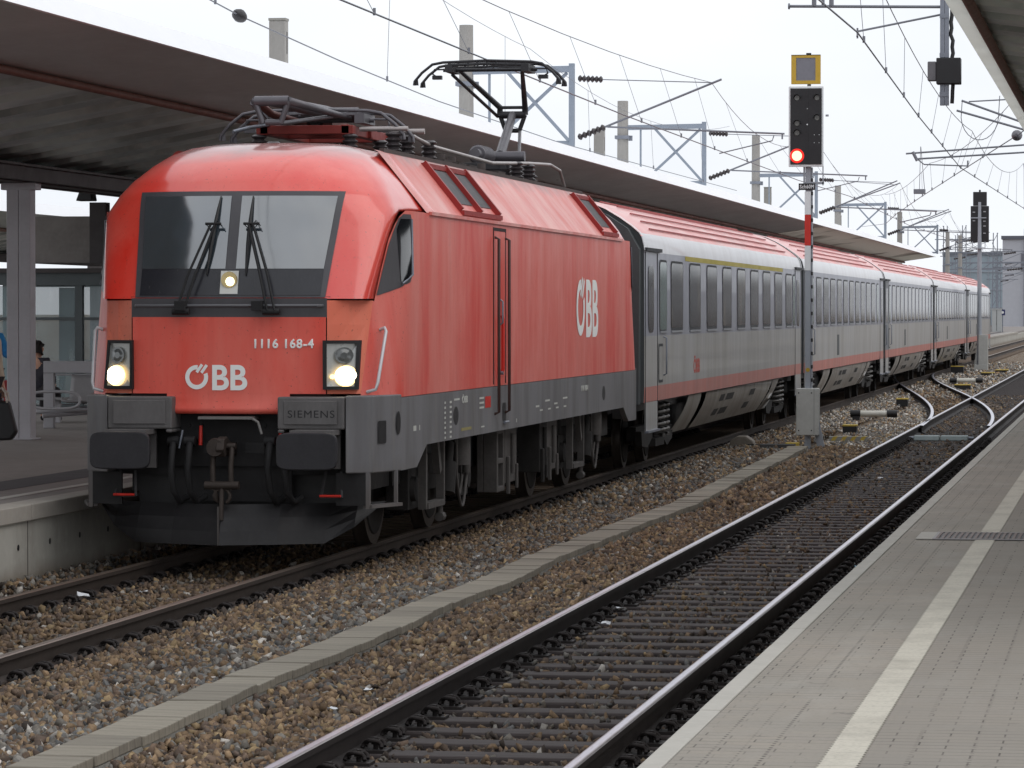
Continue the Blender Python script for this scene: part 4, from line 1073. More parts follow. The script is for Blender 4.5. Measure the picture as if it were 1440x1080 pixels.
    for ya, yb, za, zb in ((11.0, 11.7, .80, .91), (12.0, 13.2, .80, .91), (16.1, 17.0, .79, .90), (10.6, 11.3, .56, .67), (11.6, 12.8, .56, .67), (15.6, 16.5, .56, .67)):
        q = []
        for z, dy in ((za, -.12), (zb, 0)):
            zt = (1-z)/.57; x = 1.36 - .22*zt**1.7 + .006; q.append([(x, ya+dy, z), (x, yb+dy, z)])
        b.grid(q, 0, False)
    b.build('skirt_vent', plain('vent_dark', rgb(40, 38, 38), .7, 0, .3), t)
    b = MB(); b.box(-1.05, 1.05, 5.4, 21.4, .42, 1.0); b.box(-1.2, 1.2, .4, 26, .88, 1.015); b.build('under_gear', black, t)
    # bogies with coil springs
    for cy in (3.75, 22.75):
        b = MB()
        for s in (-1, 1):
            b.box(s*1.0-.07, s*1.0+.07, cy-1.75, cy+1.75, .42, .62); b.prism([(cy-1.2, .30), (cy-.6, .44), (cy-.6, .56), (cy-1.9, .56), (cy-1.8, .34)], 'X', s*1.12-.05, s*1.12+.05)
            b.prism([(cy+.55, .44), (cy+1.2, .26), (cy+1.85, .36), (cy+1.9, .56), (cy+.55, .56)], 'X', s*1.12-.05, s*1.12+.05)
            b.box(s*1.15-.06, s*1.15+.06, cy-.55, cy+.5, .30, .42); b.tube([(s*1.15, cy+.52, .9), (s*1.15, cy+.75, .45)], .05, 8)
        b.box(-1.16, 1.16, cy-.3, cy+.3, .43, .55)
        b.build('bogie_frame', bogie_m, t)
        for s in ((1, -1) if detail else (1,)):
            for dy in (-.22, .30):
                b = MB(); n = 4 if not detail else 5.5
                b.tube([(s*(1.17 + .0) + .13*math.cos(a), cy + dy + .13*math.sin(a), .46 + .5*a/(2*math.pi*n)) for a in np.linspace(0, 2*math.pi*n, int(14*n))], .026, 6); b.build('coil_spring', spring_m, t)
        if detail:
            for dy in (-1.25, 1.25): wheelset(cy+dy, .46, t)
        else:
            for dy in (-1.25, 1.25): MB().tube([(.70, cy+dy, .46), (.72, cy+dy, .46), (.83, cy+dy, .46)], [.49, .46, .45], 24).build('wheel', bogie_m, t)
    # gangway bellows and end gear
    b = MB()
    for i in range(4):
        yy = .30 - .075*(i+1); 
        b.prism([(-.72 - .05*(i % 2), 1.05), (.72 + .05*(i % 2), 1.05), (.72 + .05*(i % 2), 3.2), (-.72 - .05*(i % 2), 3.2)], 'Y', yy, yy+.075)
    b.build('gangway_bellows', rub, t)
    b = MB(); b.prism([(1.36, 1.0), (1.37, 3.2), (1.2, 3.5), (.9, 3.7), (.6, 3.8), (.6, 1.0)], 'Y', .06, .30); b.prism([(-1.36, 1.0), (-1.37, 3.2), (-1.2, 3.5), (-.9, 3.7), (-.6, 3.8), (-.6, 1.0)], 'Y', .06, .30); b.build('end_fairing', c_dkgrey, t)
    b = MB()
    for x in (-.875, .875):
        b.tube([(x, .02, 1.05), (x, .06, 1.05), (x, .06, 1.05), (x, .3, 1.05)], [.2, .2, .09, .09], 14)
    b.build('buffer', steel_dk, t)
    return t
Wfirst = [(2.02, 2.93, True)] + [(a - 19.58, c - 19.58, False) for a, c in ((23.0, 24.56), (25.4, 26.98), (27.84, 29.38), (30.25, 31.72), (32.62, 34.07), (34.98, 36.47), (37.29, 38.79), (39.67, 41.27), (42.03, 43.40))] + [(24.02, 24.5, True)]
Wsec = [(2.02, 2.75, True)] + [(3.45 + i*1.96, 3.45 + i*1.96 + 1.42, False) for i in range(10)] + [(23.2, 23.9, True)]
coach(LL, 'grey coach with a yellow stripe above its windows coupled right behind the red locomotive', Wfirst, (24.87-19.58, 41.4-19.58), True)
ords = ['grey and red roofed coach directly behind the mast of the red signal', 'grey and red roofed coach in the middle of the train, third behind the locomotive',
        'grey and red roofed coach far down the train, next to last', 'farthest grey coach at the tail end of the train, beside the distant signal']
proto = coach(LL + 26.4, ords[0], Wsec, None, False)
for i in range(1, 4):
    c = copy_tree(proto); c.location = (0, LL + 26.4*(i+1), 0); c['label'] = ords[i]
# ================================================================ STATION CANOPIES AND FURNITURE
c_white = plain('fascia_white', rgb(240, 241, 244), .5, 0, .15, 2, dark=.85)
soffit = plain('soffit_brown', rgb(184, 196, 194), .32, 0, .45, 1.2, (1, .35, 1), .65, spec=.7)
k = NT('soffit_pale', rgb(208, 202, 192), .5); k.mix(k.ramp(k.noise(.35, (1, .5, 1), 4), .52, .6), rgb(104, 94, 84), .85); soffit_pale = k.m  # far soffit: brighter light under it put into a paler colour
def translucent(k, amt):
    o = k.t.nodes['Material Output']; tr = k.n('ShaderNodeBsdfTranslucent'); m_ = k.n('ShaderNodeMixShader'); m_.inputs[0].default_value = amt
    k.L(k.cur, tr.inputs[0]); k.L(k.b.outputs[0], m_.inputs[1]); k.L(tr.outputs[0], m_.inputs[2]); k.L(m_.outputs[0], o.inputs['Surface'])
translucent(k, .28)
k = NT('roof_light_panel', rgb(236, 236, 232), .5); k.mix(k.ramp(k.noise(.5), .3, .7), rgb(222, 220, 214), .5); translucent(k, .7); roof_tr = k.m
k = NT('corrugated_sheet', rgb(222, 232, 228), .32, .6); k.mix(k.ramp(k.noise(.7, (1, .6, 1), 4), .42, .6), rgb(128, 134, 132), .7); k.mix(k.ramp(k.noise(7), .5, .8), rgb(240, 234, 224), .4); corr = k.m
beam_m = plain('canopy_beam', rgb(64, 58, 58), .6, .1, .35, 4)
col_m = plain('canopy_column', rgb(180, 178, 183), .5, .1, .25, 3)
pipe_m = plain('gutter_rust', rgb(112, 78, 66), .6, .1, .4, 4)
def canopy(label, x_edge, x_in, x_col, z_edge, z_in, z_col, y0, y1, cols, h_fascia=.25, step=1.5, tilt=.22):
    c = thing('platform_canopy', label, 'canopy', (x_col, 0, .55)); o_ = Vector((-x_col, 0, -.55)); s = 1 if x_edge > x_col else -1
    def B(): return MB()
    def fin(b, n, m, **k): 
        b.v = [(x-x_col, y, z-.55) for x, y, z in b.v]; return b.build(n, m, c, **k)
    b = B()
    for m in (1, -1):
        X = lambda x: x_col + (x-x_col)*m
        b.prism([(X(x_edge), z_edge), (X(x_edge)-tilt*s*m, z_edge+h_fascia), (X(x_edge)-(tilt+.06)*s*m, z_edge+h_fascia), (X(x_edge)-.06*s*m, z_edge)], 'Y', y0, y1)
    fin(b, 'fascia', c_white)
    b = B()
    for m in (1, -1):
        X = lambda x: x_col + (x-x_col)*m
        b.grid([[(X(x_edge)-(tilt+.05)*s*m, y, z_edge+h_fascia-.01), (X(x_in), y, z_in+h_fascia+.08), (X(x_col), y, z_col+h_fascia+.1)] for y in np.linspace(y0, y1, 40)], 0, False, False, lambda i, j: 1 if (y0 + (i+.5)*(y1-y0)/39) > 92 and y1 > 150 and j == 0 else 0)  # far deck strip made translucent to brighten the soffit below
    fin(b, 'roof_deck', [c_white, roof_tr])
    b = B()
    for m in (1, -1):
        X = lambda x: x_col + (x-x_col)*m
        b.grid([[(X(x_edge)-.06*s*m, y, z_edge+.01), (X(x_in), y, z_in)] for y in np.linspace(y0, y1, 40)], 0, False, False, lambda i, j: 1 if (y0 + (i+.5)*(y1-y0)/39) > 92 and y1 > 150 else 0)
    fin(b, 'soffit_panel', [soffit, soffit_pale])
    b = B(); n = int((y1-y0)/step)
    for m in (1, -1):
        X = lambda x: x_col + (x-x_col)*m
        rows = []
        for i in range(n):
            y = y0 + i*step
            for dy, dz in ((0, 0), (.06*step/.8, .2), (.36*step/.8, .2), (.42*step/.8, 0)): rows.append([(X(x_in), y+dy, z_in+dz+.02), (X(x_col), y+dy, z_col+dz+.02)])
        b.grid(rows, 0, False)
    fin(b, 'corrugated_ceiling', corr)
    b = B()
    for m in (1, -1):
        X = lambda x: x_col + (x-x_col)*m
        b.tube([(X(x_in), y0, z_in-.05), (X(x_in), y1, z_in-.05)], .05, 8)
    fin(b, 'gutter_pipe', pipe_m)
    b = B()
    for x, w in ((x_col+.35, .12), (x_col-.35, .12), (x_col, .25)): b.box(x-w/2, x+w/2, y0, y1, z_col-.20, z_col+.02)
    b.box(x_col-.5, x_col+.5, y0, y1, z_col-.02, z_col+.012)
    fin(b, 'ridge_beam', beam_m)
    for y in np.arange(y0+.5, y1, 10):
        pass
    for y in cols:
        b = B()
        b.box(x_col-.17, x_col-.0, y-.13, y+.13, .55, z_col-.2); b.box(x_col+.004, x_col+.17, y-.13, y+.13, .55, z_col-.2); b.box(x_col-.22, x_col+.22, y-.2, y+.2, .55, .575)
        b.box(x_col-.25, x_col+.25, y-.14, y+.14, z_col-.30, z_col-.2)
        fin(b, 'column', col_m, bevel=.01)
        if False:
            b = B()
            for m in (1, -1):
                X = lambda x: x_col + (x-x_col)*m
                b.bar((X(x_col), y, z_col-.1), (X(x_in), y, z_in-.1), .1, .18)
            fin(b, 'rafter', beam_m)
    return c
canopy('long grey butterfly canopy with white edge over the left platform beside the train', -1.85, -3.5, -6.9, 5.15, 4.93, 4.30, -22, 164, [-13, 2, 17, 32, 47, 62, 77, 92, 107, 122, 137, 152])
canopy('second canopy seen behind the left platform, over the next platform', -20.0, -21.5, -24.8, 4.87, 4.55, 4.0, 30, 190, [40, 55, 70, 85, 100], .3)
canopy('brown canopy edge overhanging the near platform at upper right', 6.77, 6.86, 11.2, 5.08, 5.07, 4.5, -12, 46, [-4, 11, 26, 41], .08, 1.5, 0)
ep = bpy.data.objects['platform_canopy.002']
b = MB(); b.box(6.61-11.2, 6.768-11.2, -12, 46, 5.10-.55, 5.112-.55); b.build('edge_panel', roof_tr, ep)

# blue sign hanging below the long canopy far down, and camera box under the canopy edge
s = thing('hanging_sign', 'blue hanging platform sign under the long canopy above the first coach', 'sign', (-4.9, 78, 4.5))
b = MB(); b.box(-1.0, 1.0, -.08, .08, -.35, .15); b.build('sign_box', plain('sign_blue', rgb(38, 62, 140), .4, 0, .1), s)
b = MB(); b.box(-.95, .05, -.085, -.081, -.22, .02); b.build('sign_panel', plain('sign_pale', rgb(150, 168, 190), .5, 0, .2), s)
b = MB(); b.tube([(-.7, 0, .15), (-.7, 0, .5)], .02); b.tube([(.7, 0, .15), (.7, 0, .5)], .02); b.build('hanger', steel_dk, s)
sp = thing('loudspeaker', 'black horn speaker hanging in the gap between the two canopies', 'loudspeaker', (-10.9, 34.5, 4.62))
b = MB(); b.prism([(-.16, -.25), (.16, -.25), (.10, .12), (-.02, .12)], 'Y', -.15, .2); b.build('horn', black, sp, bevel=.02)
b = MB(); b.bar((.06, 0, .12), (.06, 0, .75), .06, .06); b.build('bracket', steel_dk, sp)

# glass waiting shelter
gls = NT('shelter_glass', rgb(150, 172, 176), .08, 0, .5); gls.b.inputs['Transmission Weight'].default_value = .0; gls.mix(gls.ramp(gls.noise(.9, (1, 1, .5), 3), .35, .65), rgb(84, 104, 108), .85); gls.mix(gls.ramp(gls.noise(3.1, (1, 1, .2), 2), .58, .7), rgb(190, 202, 202), .5); gls.b.inputs['Alpha'].default_value = .5; gl_m = gls.m
sh = thing('waiting_shelter', 'grey framed glass waiting shelter on the left platform behind the bench', 'shelter', (-10.9, 31.5, .55))
b = MB()
for x in (-2.2, -1.25, -.35, .72, 1.62, 2.15): b.box(x-.07, x+.07, -.06, .06, 0, 2.36)
b.box(-2.2, 2.2, -.07, .07, 2.24, 2.46); b.box(-2.2, 2.2, -.05, .05, 0, .12); b.box(-2.2, 2.2, -.04, .04, 1.62, 1.67)
for y in (2.5, 5): b.box(2.08, 2.22, y-.06, y+.06, 0, 2.36); b.box(-2.2, -2.1, y-.06, y+.06, 0, 2.36)
b.box(2.1, 2.22, .07, 5, 2.24, 2.46); b.box(-2.2, 2.2, 4.95, 5.05, 2.24, 2.46)
b.build('frame', plain('shelter_frame', rgb(78, 84, 86), .5, .3, .2), sh)
xs_ = (-2.2, -1.25, -.35, .72, 1.62, 2.15)
for i in range(5): MB().box(xs_[i]+.075, xs_[i+1]-.075, -.008, .008, .13, 2.23).build('glass_pane', gl_m, sh)
MB().box(2.145, 2.16, .1, 4.9, .13, 2.23).build('glass_pane', gl_m, sh)
MB().box(-2.3, 2.3, -.15, 5.15, 2.46, 2.54).build('shelter_roof', beam_m, sh)
b = MB(); b.box(.20, .55, .5, .9, 0, 2.2); b.build('red_panel', plain('dark_red_panel', rgb(104, 50, 46), .5, 0, .2), sh)
bs = thing('shelter_sign', 'small blue and white sign on top of the glass shelter', 'sign', (-9.30, 31.4, 3.1))
b = MB(); b.box(-.24, .24, 0, .06, 0, .22); b.build('sign_box', plain('sign_blue2', rgb(52, 96, 168), .4, 0, .1), bs)
b = MB(); b.box(-.24, .05, -.004, -.001, .02, .13); b.build('sign_panel', white, bs)
wb = thing('service_cabinet', 'grey service panel under the canopy above the glass shelter', 'panel', (-10.9, 33.0, 3.2))
b = MB(); b.box(-1.0, .6, 0, .2, 0, .85); b.box(.72, 2.1, 0, .2, .1, .9); b.build('panel', plain('service_panel', rgb(112, 106, 102), .5, .3, .5, 2), wb, bevel=.01)
b = MB(); b.bar((.65, .1, 0), (.65, .1, 1.1), .3, .3); b.build('duct', beam_m, wb)

# bench with rail frame
bm_ = plain('bench_steel', rgb(170, 168, 172), .45, .1, .2, 6); seat_m = plain('bench_seat', rgb(146, 144, 146), .45, .1, .25, 8)
bn = thing('platform_bench', 'grey steel bench with shell seats and a top rail behind the left column', 'bench', (-8.0, 22.1, .55))
b = MB(); b.box(-.07, .09, -.05, .05, 0, .838); b.box(-.07, 3.6, -.052, .052, .84, 1.02); b.box(3.5, 3.6, -.05, .05, 0, .84); b.box(.1, 3.5, -.02, .02, .80, .83)
b.build('rail_frame', bm_, bn, bevel=.008)
for i in range(4):
    x = .62 + i*.66
    b = MB(); rows = []
    for t in np.linspace(0, 1, 12):
        if t < .5: y, z = -.62 + .45*t*2, .44 - .03*math.sin(t*2*math.pi)
        else: y, z = -.17 + .14*(t-.5)*2, .43 + .38*(t-.5)*2
        rows.append([(x-.25, y, z+.02), (x-.18, y, z), (x+.18, y, z), (x+.25, y, z+.02)])
    b.grid(rows, 0, True); so_ = b.build('seat', seat_m, bn); so_.modifiers.new('thick', 'SOLIDIFY').thickness = .025
for x in (.28, 3.2):
    b = MB(); P = []
    for i in range(24):
        a = 2*math.pi*i/24; P.append((x + .40*abs(math.cos(a))**.6*np.sign(math.cos(a)), -.66, .44 + .13*abs(math.sin(a))**.8*np.sign(math.sin(a))))
    b.tube(P, .022, 8, 0, False, True, True); b.build('armrest', bm_, bn)
b = MB(); b.tube([(-.2, -.35, .25), (.6, -.35, .30), (3.2, -.35, .30)], .04, 8); b.tube([(.05, -.5, .2), (.6, -.2, .24), (1.4, -.1, .30)], .035, 8); b.box(.95, 1.15, -.45, -.25, 0, .3); b.tube([(1.35, -.35, 0), (1.35, -.35, .3)], .03); b.box(2.6, 2.8, -.45, -.25, 0, .3)
b.build('seat_beam', bm_, bn)

# unseen building added right of the near platform to darken the coach window reflections
sb = thing('unseen_building', 'unseen long brown building added along the near platform to darken the train window reflections', 'building', (15.5, 60, .55))
k = NT('unseen_building_wall', rgb(104, 92, 84), .8)
k.mix(k.ramp(k.noise(.25, (1, 1, .4), 3), .4, .6), rgb(72, 74, 80), .9); k.mix(k.ramp(k.noise(.5, (1, 1, .6), 2), .58, .64), rgb(140, 74, 62), .8); k.mix(k.ramp(k.noise(.9, (1, 1, 1), 2), .6, .66), rgb(150, 146, 136), .8)
MB().box(0, 3, -45, 190, 0, 3.4).build('wall', k.m, sb)
MB().box(-.2, 3.2, -45.2, 190.2, 3.402, 3.6).build('roof', beam_m, sb)
for i in range(24): MB().box(-.02, -.001, -42 + i*9.6, -38 + i*9.6, .9, 2.9).build('window', glass_dk, sb)
# ================================================================ SIGNALS
sig_grey = plain('signal_mast_grey', rgb(158, 162, 170), .5, .1, .25, 4)
sig_black = plain('signal_black', rgb(24, 22, 26), .45, 0, .2, 6)
box_grey = plain('relay_box', rgb(188, 188, 184), .6, .0, .35, 3)
sg = thing('signal', 'railway signal with one red lamp lit, yellow framed panel on top, beside the train', 'signal', (2.515, 34.5, -.205)); sg.scale = (1.0885,)*3
b = MB(); b.box(-.055, .035, -.06, .06, .02, 4.75); b.box(.040, .062, -.05, .05, .3, 4.7); 
for z in np.arange(.5, 4.6, .22): b.box(.038, .066, -.055, .055, z, z+.06, 1)
b.build('mast', [sig_grey, steel_dk], sg, bevel=.006)
b = MB(); b.box(-.066, .036, -.066, -.0605, 3.41, 3.92); b.build('mast_plate', redpaint, sg)
for z0_, z1_ in ((3.922, 4.30), (3.0, 3.408)): MB().box(-.066, .036, -.066, -.0605, z0_, z1_).build('mast_plate', white, sg)
hd = MB().box(-.325, .25, -.16, -.13, 4.705, 6.03).build('signal_board', white, sg, bevel=.01)
b = MB(); b.box(-.295, .22, -.175, -.161, 4.745, 5.995); b.box(-.03, -.0, -.181, -.1755, 4.75, 5.99); o = b.build('black_face', sig_black, hd)
b = MB(); b.box(-.24, .17, -.13, .02, 4.78, 5.96); b.build('lamp_case', sig_black, sg)
lens = plain('signal_lens', rgb(112, 114, 110), .1, 0, .2, 20)
def lamp(x, z, r, m, nm='lamp', hood=True):
    b = MB(); b.disc((x, -.176, z), 'Y', r, r*.9, -.012, 18); l = b.build(nm, m, sg)
    if hood:
        b = MB(); rows = [[(x + (r+.012)*math.cos(a), y, z + (r+.012)*math.sin(a)) for a in np.linspace(R(-10), R(190), 14)] for y in (-.175, -.26)]
        b.grid(rows, 0, True); h = b.build('hood', sig_black, l); h.modifiers.new('t', 'SOLIDIFY').thickness = .005
for x, z in ((-.185, 5.84), (.145, 5.84), (-.185, 5.42), (.145, 5.51), (-.185, 5.265)): lamp(x, z, .045, lens)
redl = NT('red_lamp_lit', rgb(255, 60, 40), .3, emis=(1, .16, .09, 1), estr=9).m
redr = NT('red_lamp_rim', rgb(220, 20, 15), .4, emis=(1, .02, .01, 1), estr=.8).m
lamp(-.185, 4.885, .088, redl, 'red_lamp', False)
b = MB(); b.disc((-.185, -.1755, 4.885), 'Y', .118, .112, -.008, 28); b.build('lamp_ring', redr, sg)
b = MB(); b.disc((-.015, -.181, 5.40), 'Y', .012, .012, -.006, 10); b.disc((-.015, -.181, 5.66), 'Y', .007, .007, -.006, 8)
for z in (5.10, 5.23):
    for x in (.10, .18): b.disc((x, -.176, z), 'Y', .006, .006, -.004, 8)
b.build('marker_dot', white, sg)
b = MB()
for (xa, xb, za, zb) in ((-.285, -.205, 6.07, 6.54), (.115, .195, 6.07, 6.54), (-.205, .115, 6.07, 6.125), (-.205, .115, 6.50, 6.54)): b.box(xa, xb, -.14, -.04, za, zb)
yb = b.build('indicator_frame', plain('indicator_yellow', rgb(196, 160, 52), .55, 0, .3, 8), sg)
b = MB(); b.box(-.205, .115, -.13, -.05, 6.125, 6.50); b.build('indicator_panel', plain('indicator_grey', rgb(120, 120, 128), .4, 0, .35, 9), yb)
b = MB(); b.box(-.04, .04, -.12, -.06, 6.541, 6.58); b.box(-.285, .195, -.145, -.035, 6.541, 6.55); b.build('lifting_eye', black, yb)
b = MB(); b.box(.225, .243, -.06, -.04, 4.40, 4.74); b.box(-.09, -.06, -.06, -.04, 4.4, 4.74); b.box(.03, .25, -.06, -.0, 4.42, 4.46); b.box(-.03, .03, -.02, .02, 4.7, 6.2)
b.tube([(.28, -.1, 5.55), (.33, -.1, 5.55)], .02, 6); b.build('bracket', sig_grey, sg)
np_ = MB().box(-.165, .11, -.082, -.067, 4.325, 4.435).build('name_plate', sig_black, sg)
text('lettering', 'Sch60M', .085, white, np_, T(-.145, -.083, 4.352) @ FRONT, .002, .001, .80)
bx = MB(); bx.box(-.195, .175, -.17, .12, .28, 1.055); bo = bx.build('relay_box', box_grey, sg, bevel=.012)
b = MB()
for x, z in ((-.15, .36), (.06, .36), (-.15, .98), (.06, .98)): b.disc((x, -.171, z), 'Y', .012, .012, -.008, 8)
b.box(.10, .104, -.172, -.168, .3, 1.04); b.build('bolt', steel_dk, bo)
b = MB(); b.box(-.06, -.02, -.1, .06, -.1, .28); b.bar((.10, 0, .6), (.24, 0, -.1), .12, .05); b.box(.02, .22, -.12, .12, -.12, -.05); b.box(-.12, .05, -.09, .09, -.16, -.08)
b.build('mast_foot', sig_grey, sg)
b = MB(); b.disc((-.01, -.062, 1.36), 'Y', .035, .035, -.006, 12); b.build('number_disc', plain('indicator_yellow', rgb(196, 160, 52), .55, 0, .3, 8), sg)

fs = thing('signal', 'distant signal seen from behind, black boards on a grey mast past the train tail', 'signal', (1.9, 126, 0))
b = MB(); b.tube([(0, 0, 0), (0, 0, 5.0), (0, 0, 6.9)], [.10, .085, .06], 12); b.bar((-.02, -.0, .9), (.0, -.05, 6.6), .05, .05); b.box(-.38, .28, -.10, -.07, 6.22, 6.26); b.box(-.25, .2, -.25, .2, 4.95, 5.0); b.box(-.3, -.27, -.22, -.2, 4.95, 5.25); b.box(.22, .25, -.22, -.2, 4.95, 5.25)
b.build('mast', sig_grey, fs)
b = MB(); b.box(-.38, .38, .08, .3, 5.22, 6.74); b.build('signal_board', sig_black, fs, bevel=.02)
b = MB(); b.box(-.28, .29, .08, .3, 6.75, 7.33); b.box(-.04, .04, .12, .2, 7.331, 7.42); b.build('indicator_panel', sig_black, fs, bevel=.02)
b = MB()
for x, z in ((-.24, 6.48), (-.24, 6.12), (.2, 6.5), (.2, 6.1), (.2, 5.9), (.2, 5.6)): b.box(x-.05, x+.05, .06, .079, z-.02, z+.02)
b.build('label_plate', plain('label_white', rgb(170, 172, 176), .6), fs)
b = MB(); b.box(-.03, .36, -.2, .2, .1, 1.35); b.box(-.2, .36, -.25, .25, -.2, .1); b.bar((-.18, 0, 0), (-.04, 0, 1.0), .1, .05); b.build('relay_box', box_grey, fs, bevel=.01)

# ================================================================ OVERHEAD LINE MASTS
def insul_rod(b, a, c, r=.075, mat=1, n=6):
    a, c = Vector(a), Vector(c); pts, rs = [], []
    for i in range(n):
        for t, q in ((0, .5), (.35, 1), (.6, 1), (.95, .5)): pts.append(a.lerp(c, (i+t)/n)); rs.append(r*q)
    b.tube(pts, rs, 8, mat, True, False)
def mast(y, label, htop=8.6, frame=True, arm=0, double=False, x=-6.3):
    t = thing('overhead_line_mast', label, 'mast', (x, y, .55), 0, 'concrete masts along the left platform')
    b = MB(); h = htop-.55; n = 14
    b.tube([(0, 0, 0), (0, 0, h)], [.20, .155], 16); b.build('pole', conc_mast, t)
    for z in (7.3, 6.0): b = MB(); b.box(-.21, .21, -.2, .2, z-.55, z-.55+.10); b.build('clamp', galv, t)
    b = MB(); b.box(.17, .28, -.03, .03, 6.7, 6.85); b.build('lug', galv, t)
    if not frame: return t
    b = MB(); Z = .55
    b.bar((.15, 0, 7.63-Z), (2.40, 0, 7.66-Z), .12, .14); b.bar((2.36, 0, 5.95-Z), (2.36, 0, 7.78-Z), .12, .13); b.bar((1.35, 0, 6.03-Z), (2.40, 0, 6.03-Z), .10, .10)
    b.bar((.95, -.05, 7.58-Z), (2.30, -.05, 6.08-Z), .06, .07); b.bar((2.25, .05, 7.58-Z), (.85, .05, 6.3-Z), .06, .07); b.bar((.52, 0, 5.9-Z), (.52, 0, 7.6-Z), .05, .06)
    b.build('bracket_frame', plain('bracket_blue_grey', rgb(142, 151, 164), .5, .2, .25, 5), t)
    for k_ in range(2 if double else 1):
        dy = -.35*k_ if double else 0; e = (-.55 + .45*k_, 7.38 - .12*k_) if double else (0, 7.38)
        b = MB(); c = (5.45 + e[0]*.3, 7.33 - .1*k_)
        insul_rod(b, (2.5, dy, 7.45-Z), (3.05, dy, 7.42-Z)); b.tube([(3.05, dy, 7.42-Z), (c[0], dy, c[1]-Z)], .012, 6)
        insul_rod(b, (2.5, dy, 6.15-Z), (3.1, dy, 6.38-Z)); b.tube([(3.1, dy, 6.38-Z), (c[0]+.22, dy, c[1]+.07-Z)], .024, 8)
        b.tube([(3.15, dy, 6.38-Z), (7.05, dy, 6.20-Z)], .02, 8); b.tube([(7.0, dy, 6.2-Z), (7.0, dy, 6.08-Z)], .02, 6); b.tube([(6.82, dy, 6.17-Z), (6.78, dy, 6.05-Z), (5.62 + arm, dy, 5.78-Z)], .014, 6)
        b.build('cantilever', [wire_m, insul], t)
    return t
mast(49, 'concrete mast with steel bracket frame just right of the raised pantograph', 8.65)
mast(75, 'second bracketed concrete mast along the canopy, between pantograph and red signal', 8.4)
mast(114, 'bracketed concrete mast standing behind the head of the red signal', 9.2, double=True)
mast(155.5, 'bracketed concrete mast right of the red signal above the canopy tip', 8.6, double=True)
mast(206, 'bracketed concrete mast beyond the far end of the long canopy', 8.6, double=True)
mast(268, 'thin distant concrete mast left of the distant signal', 8.6, frame=False); mast(290, 'farthest concrete mast, closest to the distant signal head', 8.8, frame=False)
for y, l, h in ((51, 'plain square concrete post rising behind the canopy at upper left', 8.95), (103.6, 'plain pale concrete post behind the canopy close to the second bracketed mast', 8.95), (168, 'small pale post behind the canopy left of the red signal mast', 8.9), (217, 'small plain post behind the canopy past the third bracketed mast', 8.6)):
    t = thing('concrete_post', l, 'post', (-11, y, .55), 0, 'plain concrete posts behind the canopy')
    b = MB(); b.box(-.19, .19, -.17, .17, 0, h-.55); b.build('shaft', conc_mast, t, bevel=.02)
    b = MB(); b.box(-.20, .20, -.18, .18, h-.55+.002, h-.49); b.build('cap', concrete, t); b = MB(); b.box(.18, .2, -.02, .02, h-1.3, h-.8); b.build('cleat', steel_dk, t)

# drop post and registration arms over the near platform edge
dp = thing('drop_post', 'hanging steel post with dark boxes and wire arms at the top right', 'mast', (6.13, 10.2, 4.69))
b = MB(); b.box(-.05, .0, -.05, .05, 0, 3.4); b.box(.004, .05, -.05, .05, 0, 3.4)
for z in (.1, .55, 1.0, 1.4): b.box(-.055, .055, -.06, -.0505, z, z+.05)
b.build('post', galv, dp)
b = MB(); b.box(-.09, .19, -.12, .1, .24, .54); b.build('junction_box', sig_black, dp, bevel=.01)
b = MB(); b.box(-.19, -.092, -.1, .08, .28, .50); b.build('junction_box', plain('jbox_grey', rgb(110, 108, 112), .5, .1, .2), dp, bevel=.01)
b = MB(); rr = random.Random(5); pts = [(.065 + rr.uniform(0, .035), -.02, z) for z in np.linspace(.02, 1.1, 16)]; b.tube(pts, .025, 6); b.build('cable', black, dp)
b = MB(); b.tube([(-1.78, 0, 1.16), (.0, 0, 1.13)], .017, 8); b.tube([(-1.80, 0, 1.16), (-1.78, 0, 1.16)], .035, 8); b.tube([(-1.0, -.03, .80), (-1.0, -.0, .86), (0, 0, 1.05)], .012, 8); b.tube([(-1.0, 0, .78), (-1.0, 0, .9)], .012, 6); b.tube([(-1.5, 0, 1.16), (-1.5, 0, 1.24)], .03, 6); b.tube([(-1.3, 0, 1.16), (-1.3, 0, 1.24)], .03, 6)
b.build('registration_arm', wire_m, dp)
b = MB(); b.bar((0, 0, 3.4), (6.5, 0, 3.4), .2, .25); b.build('cross_beam', galv, dp)
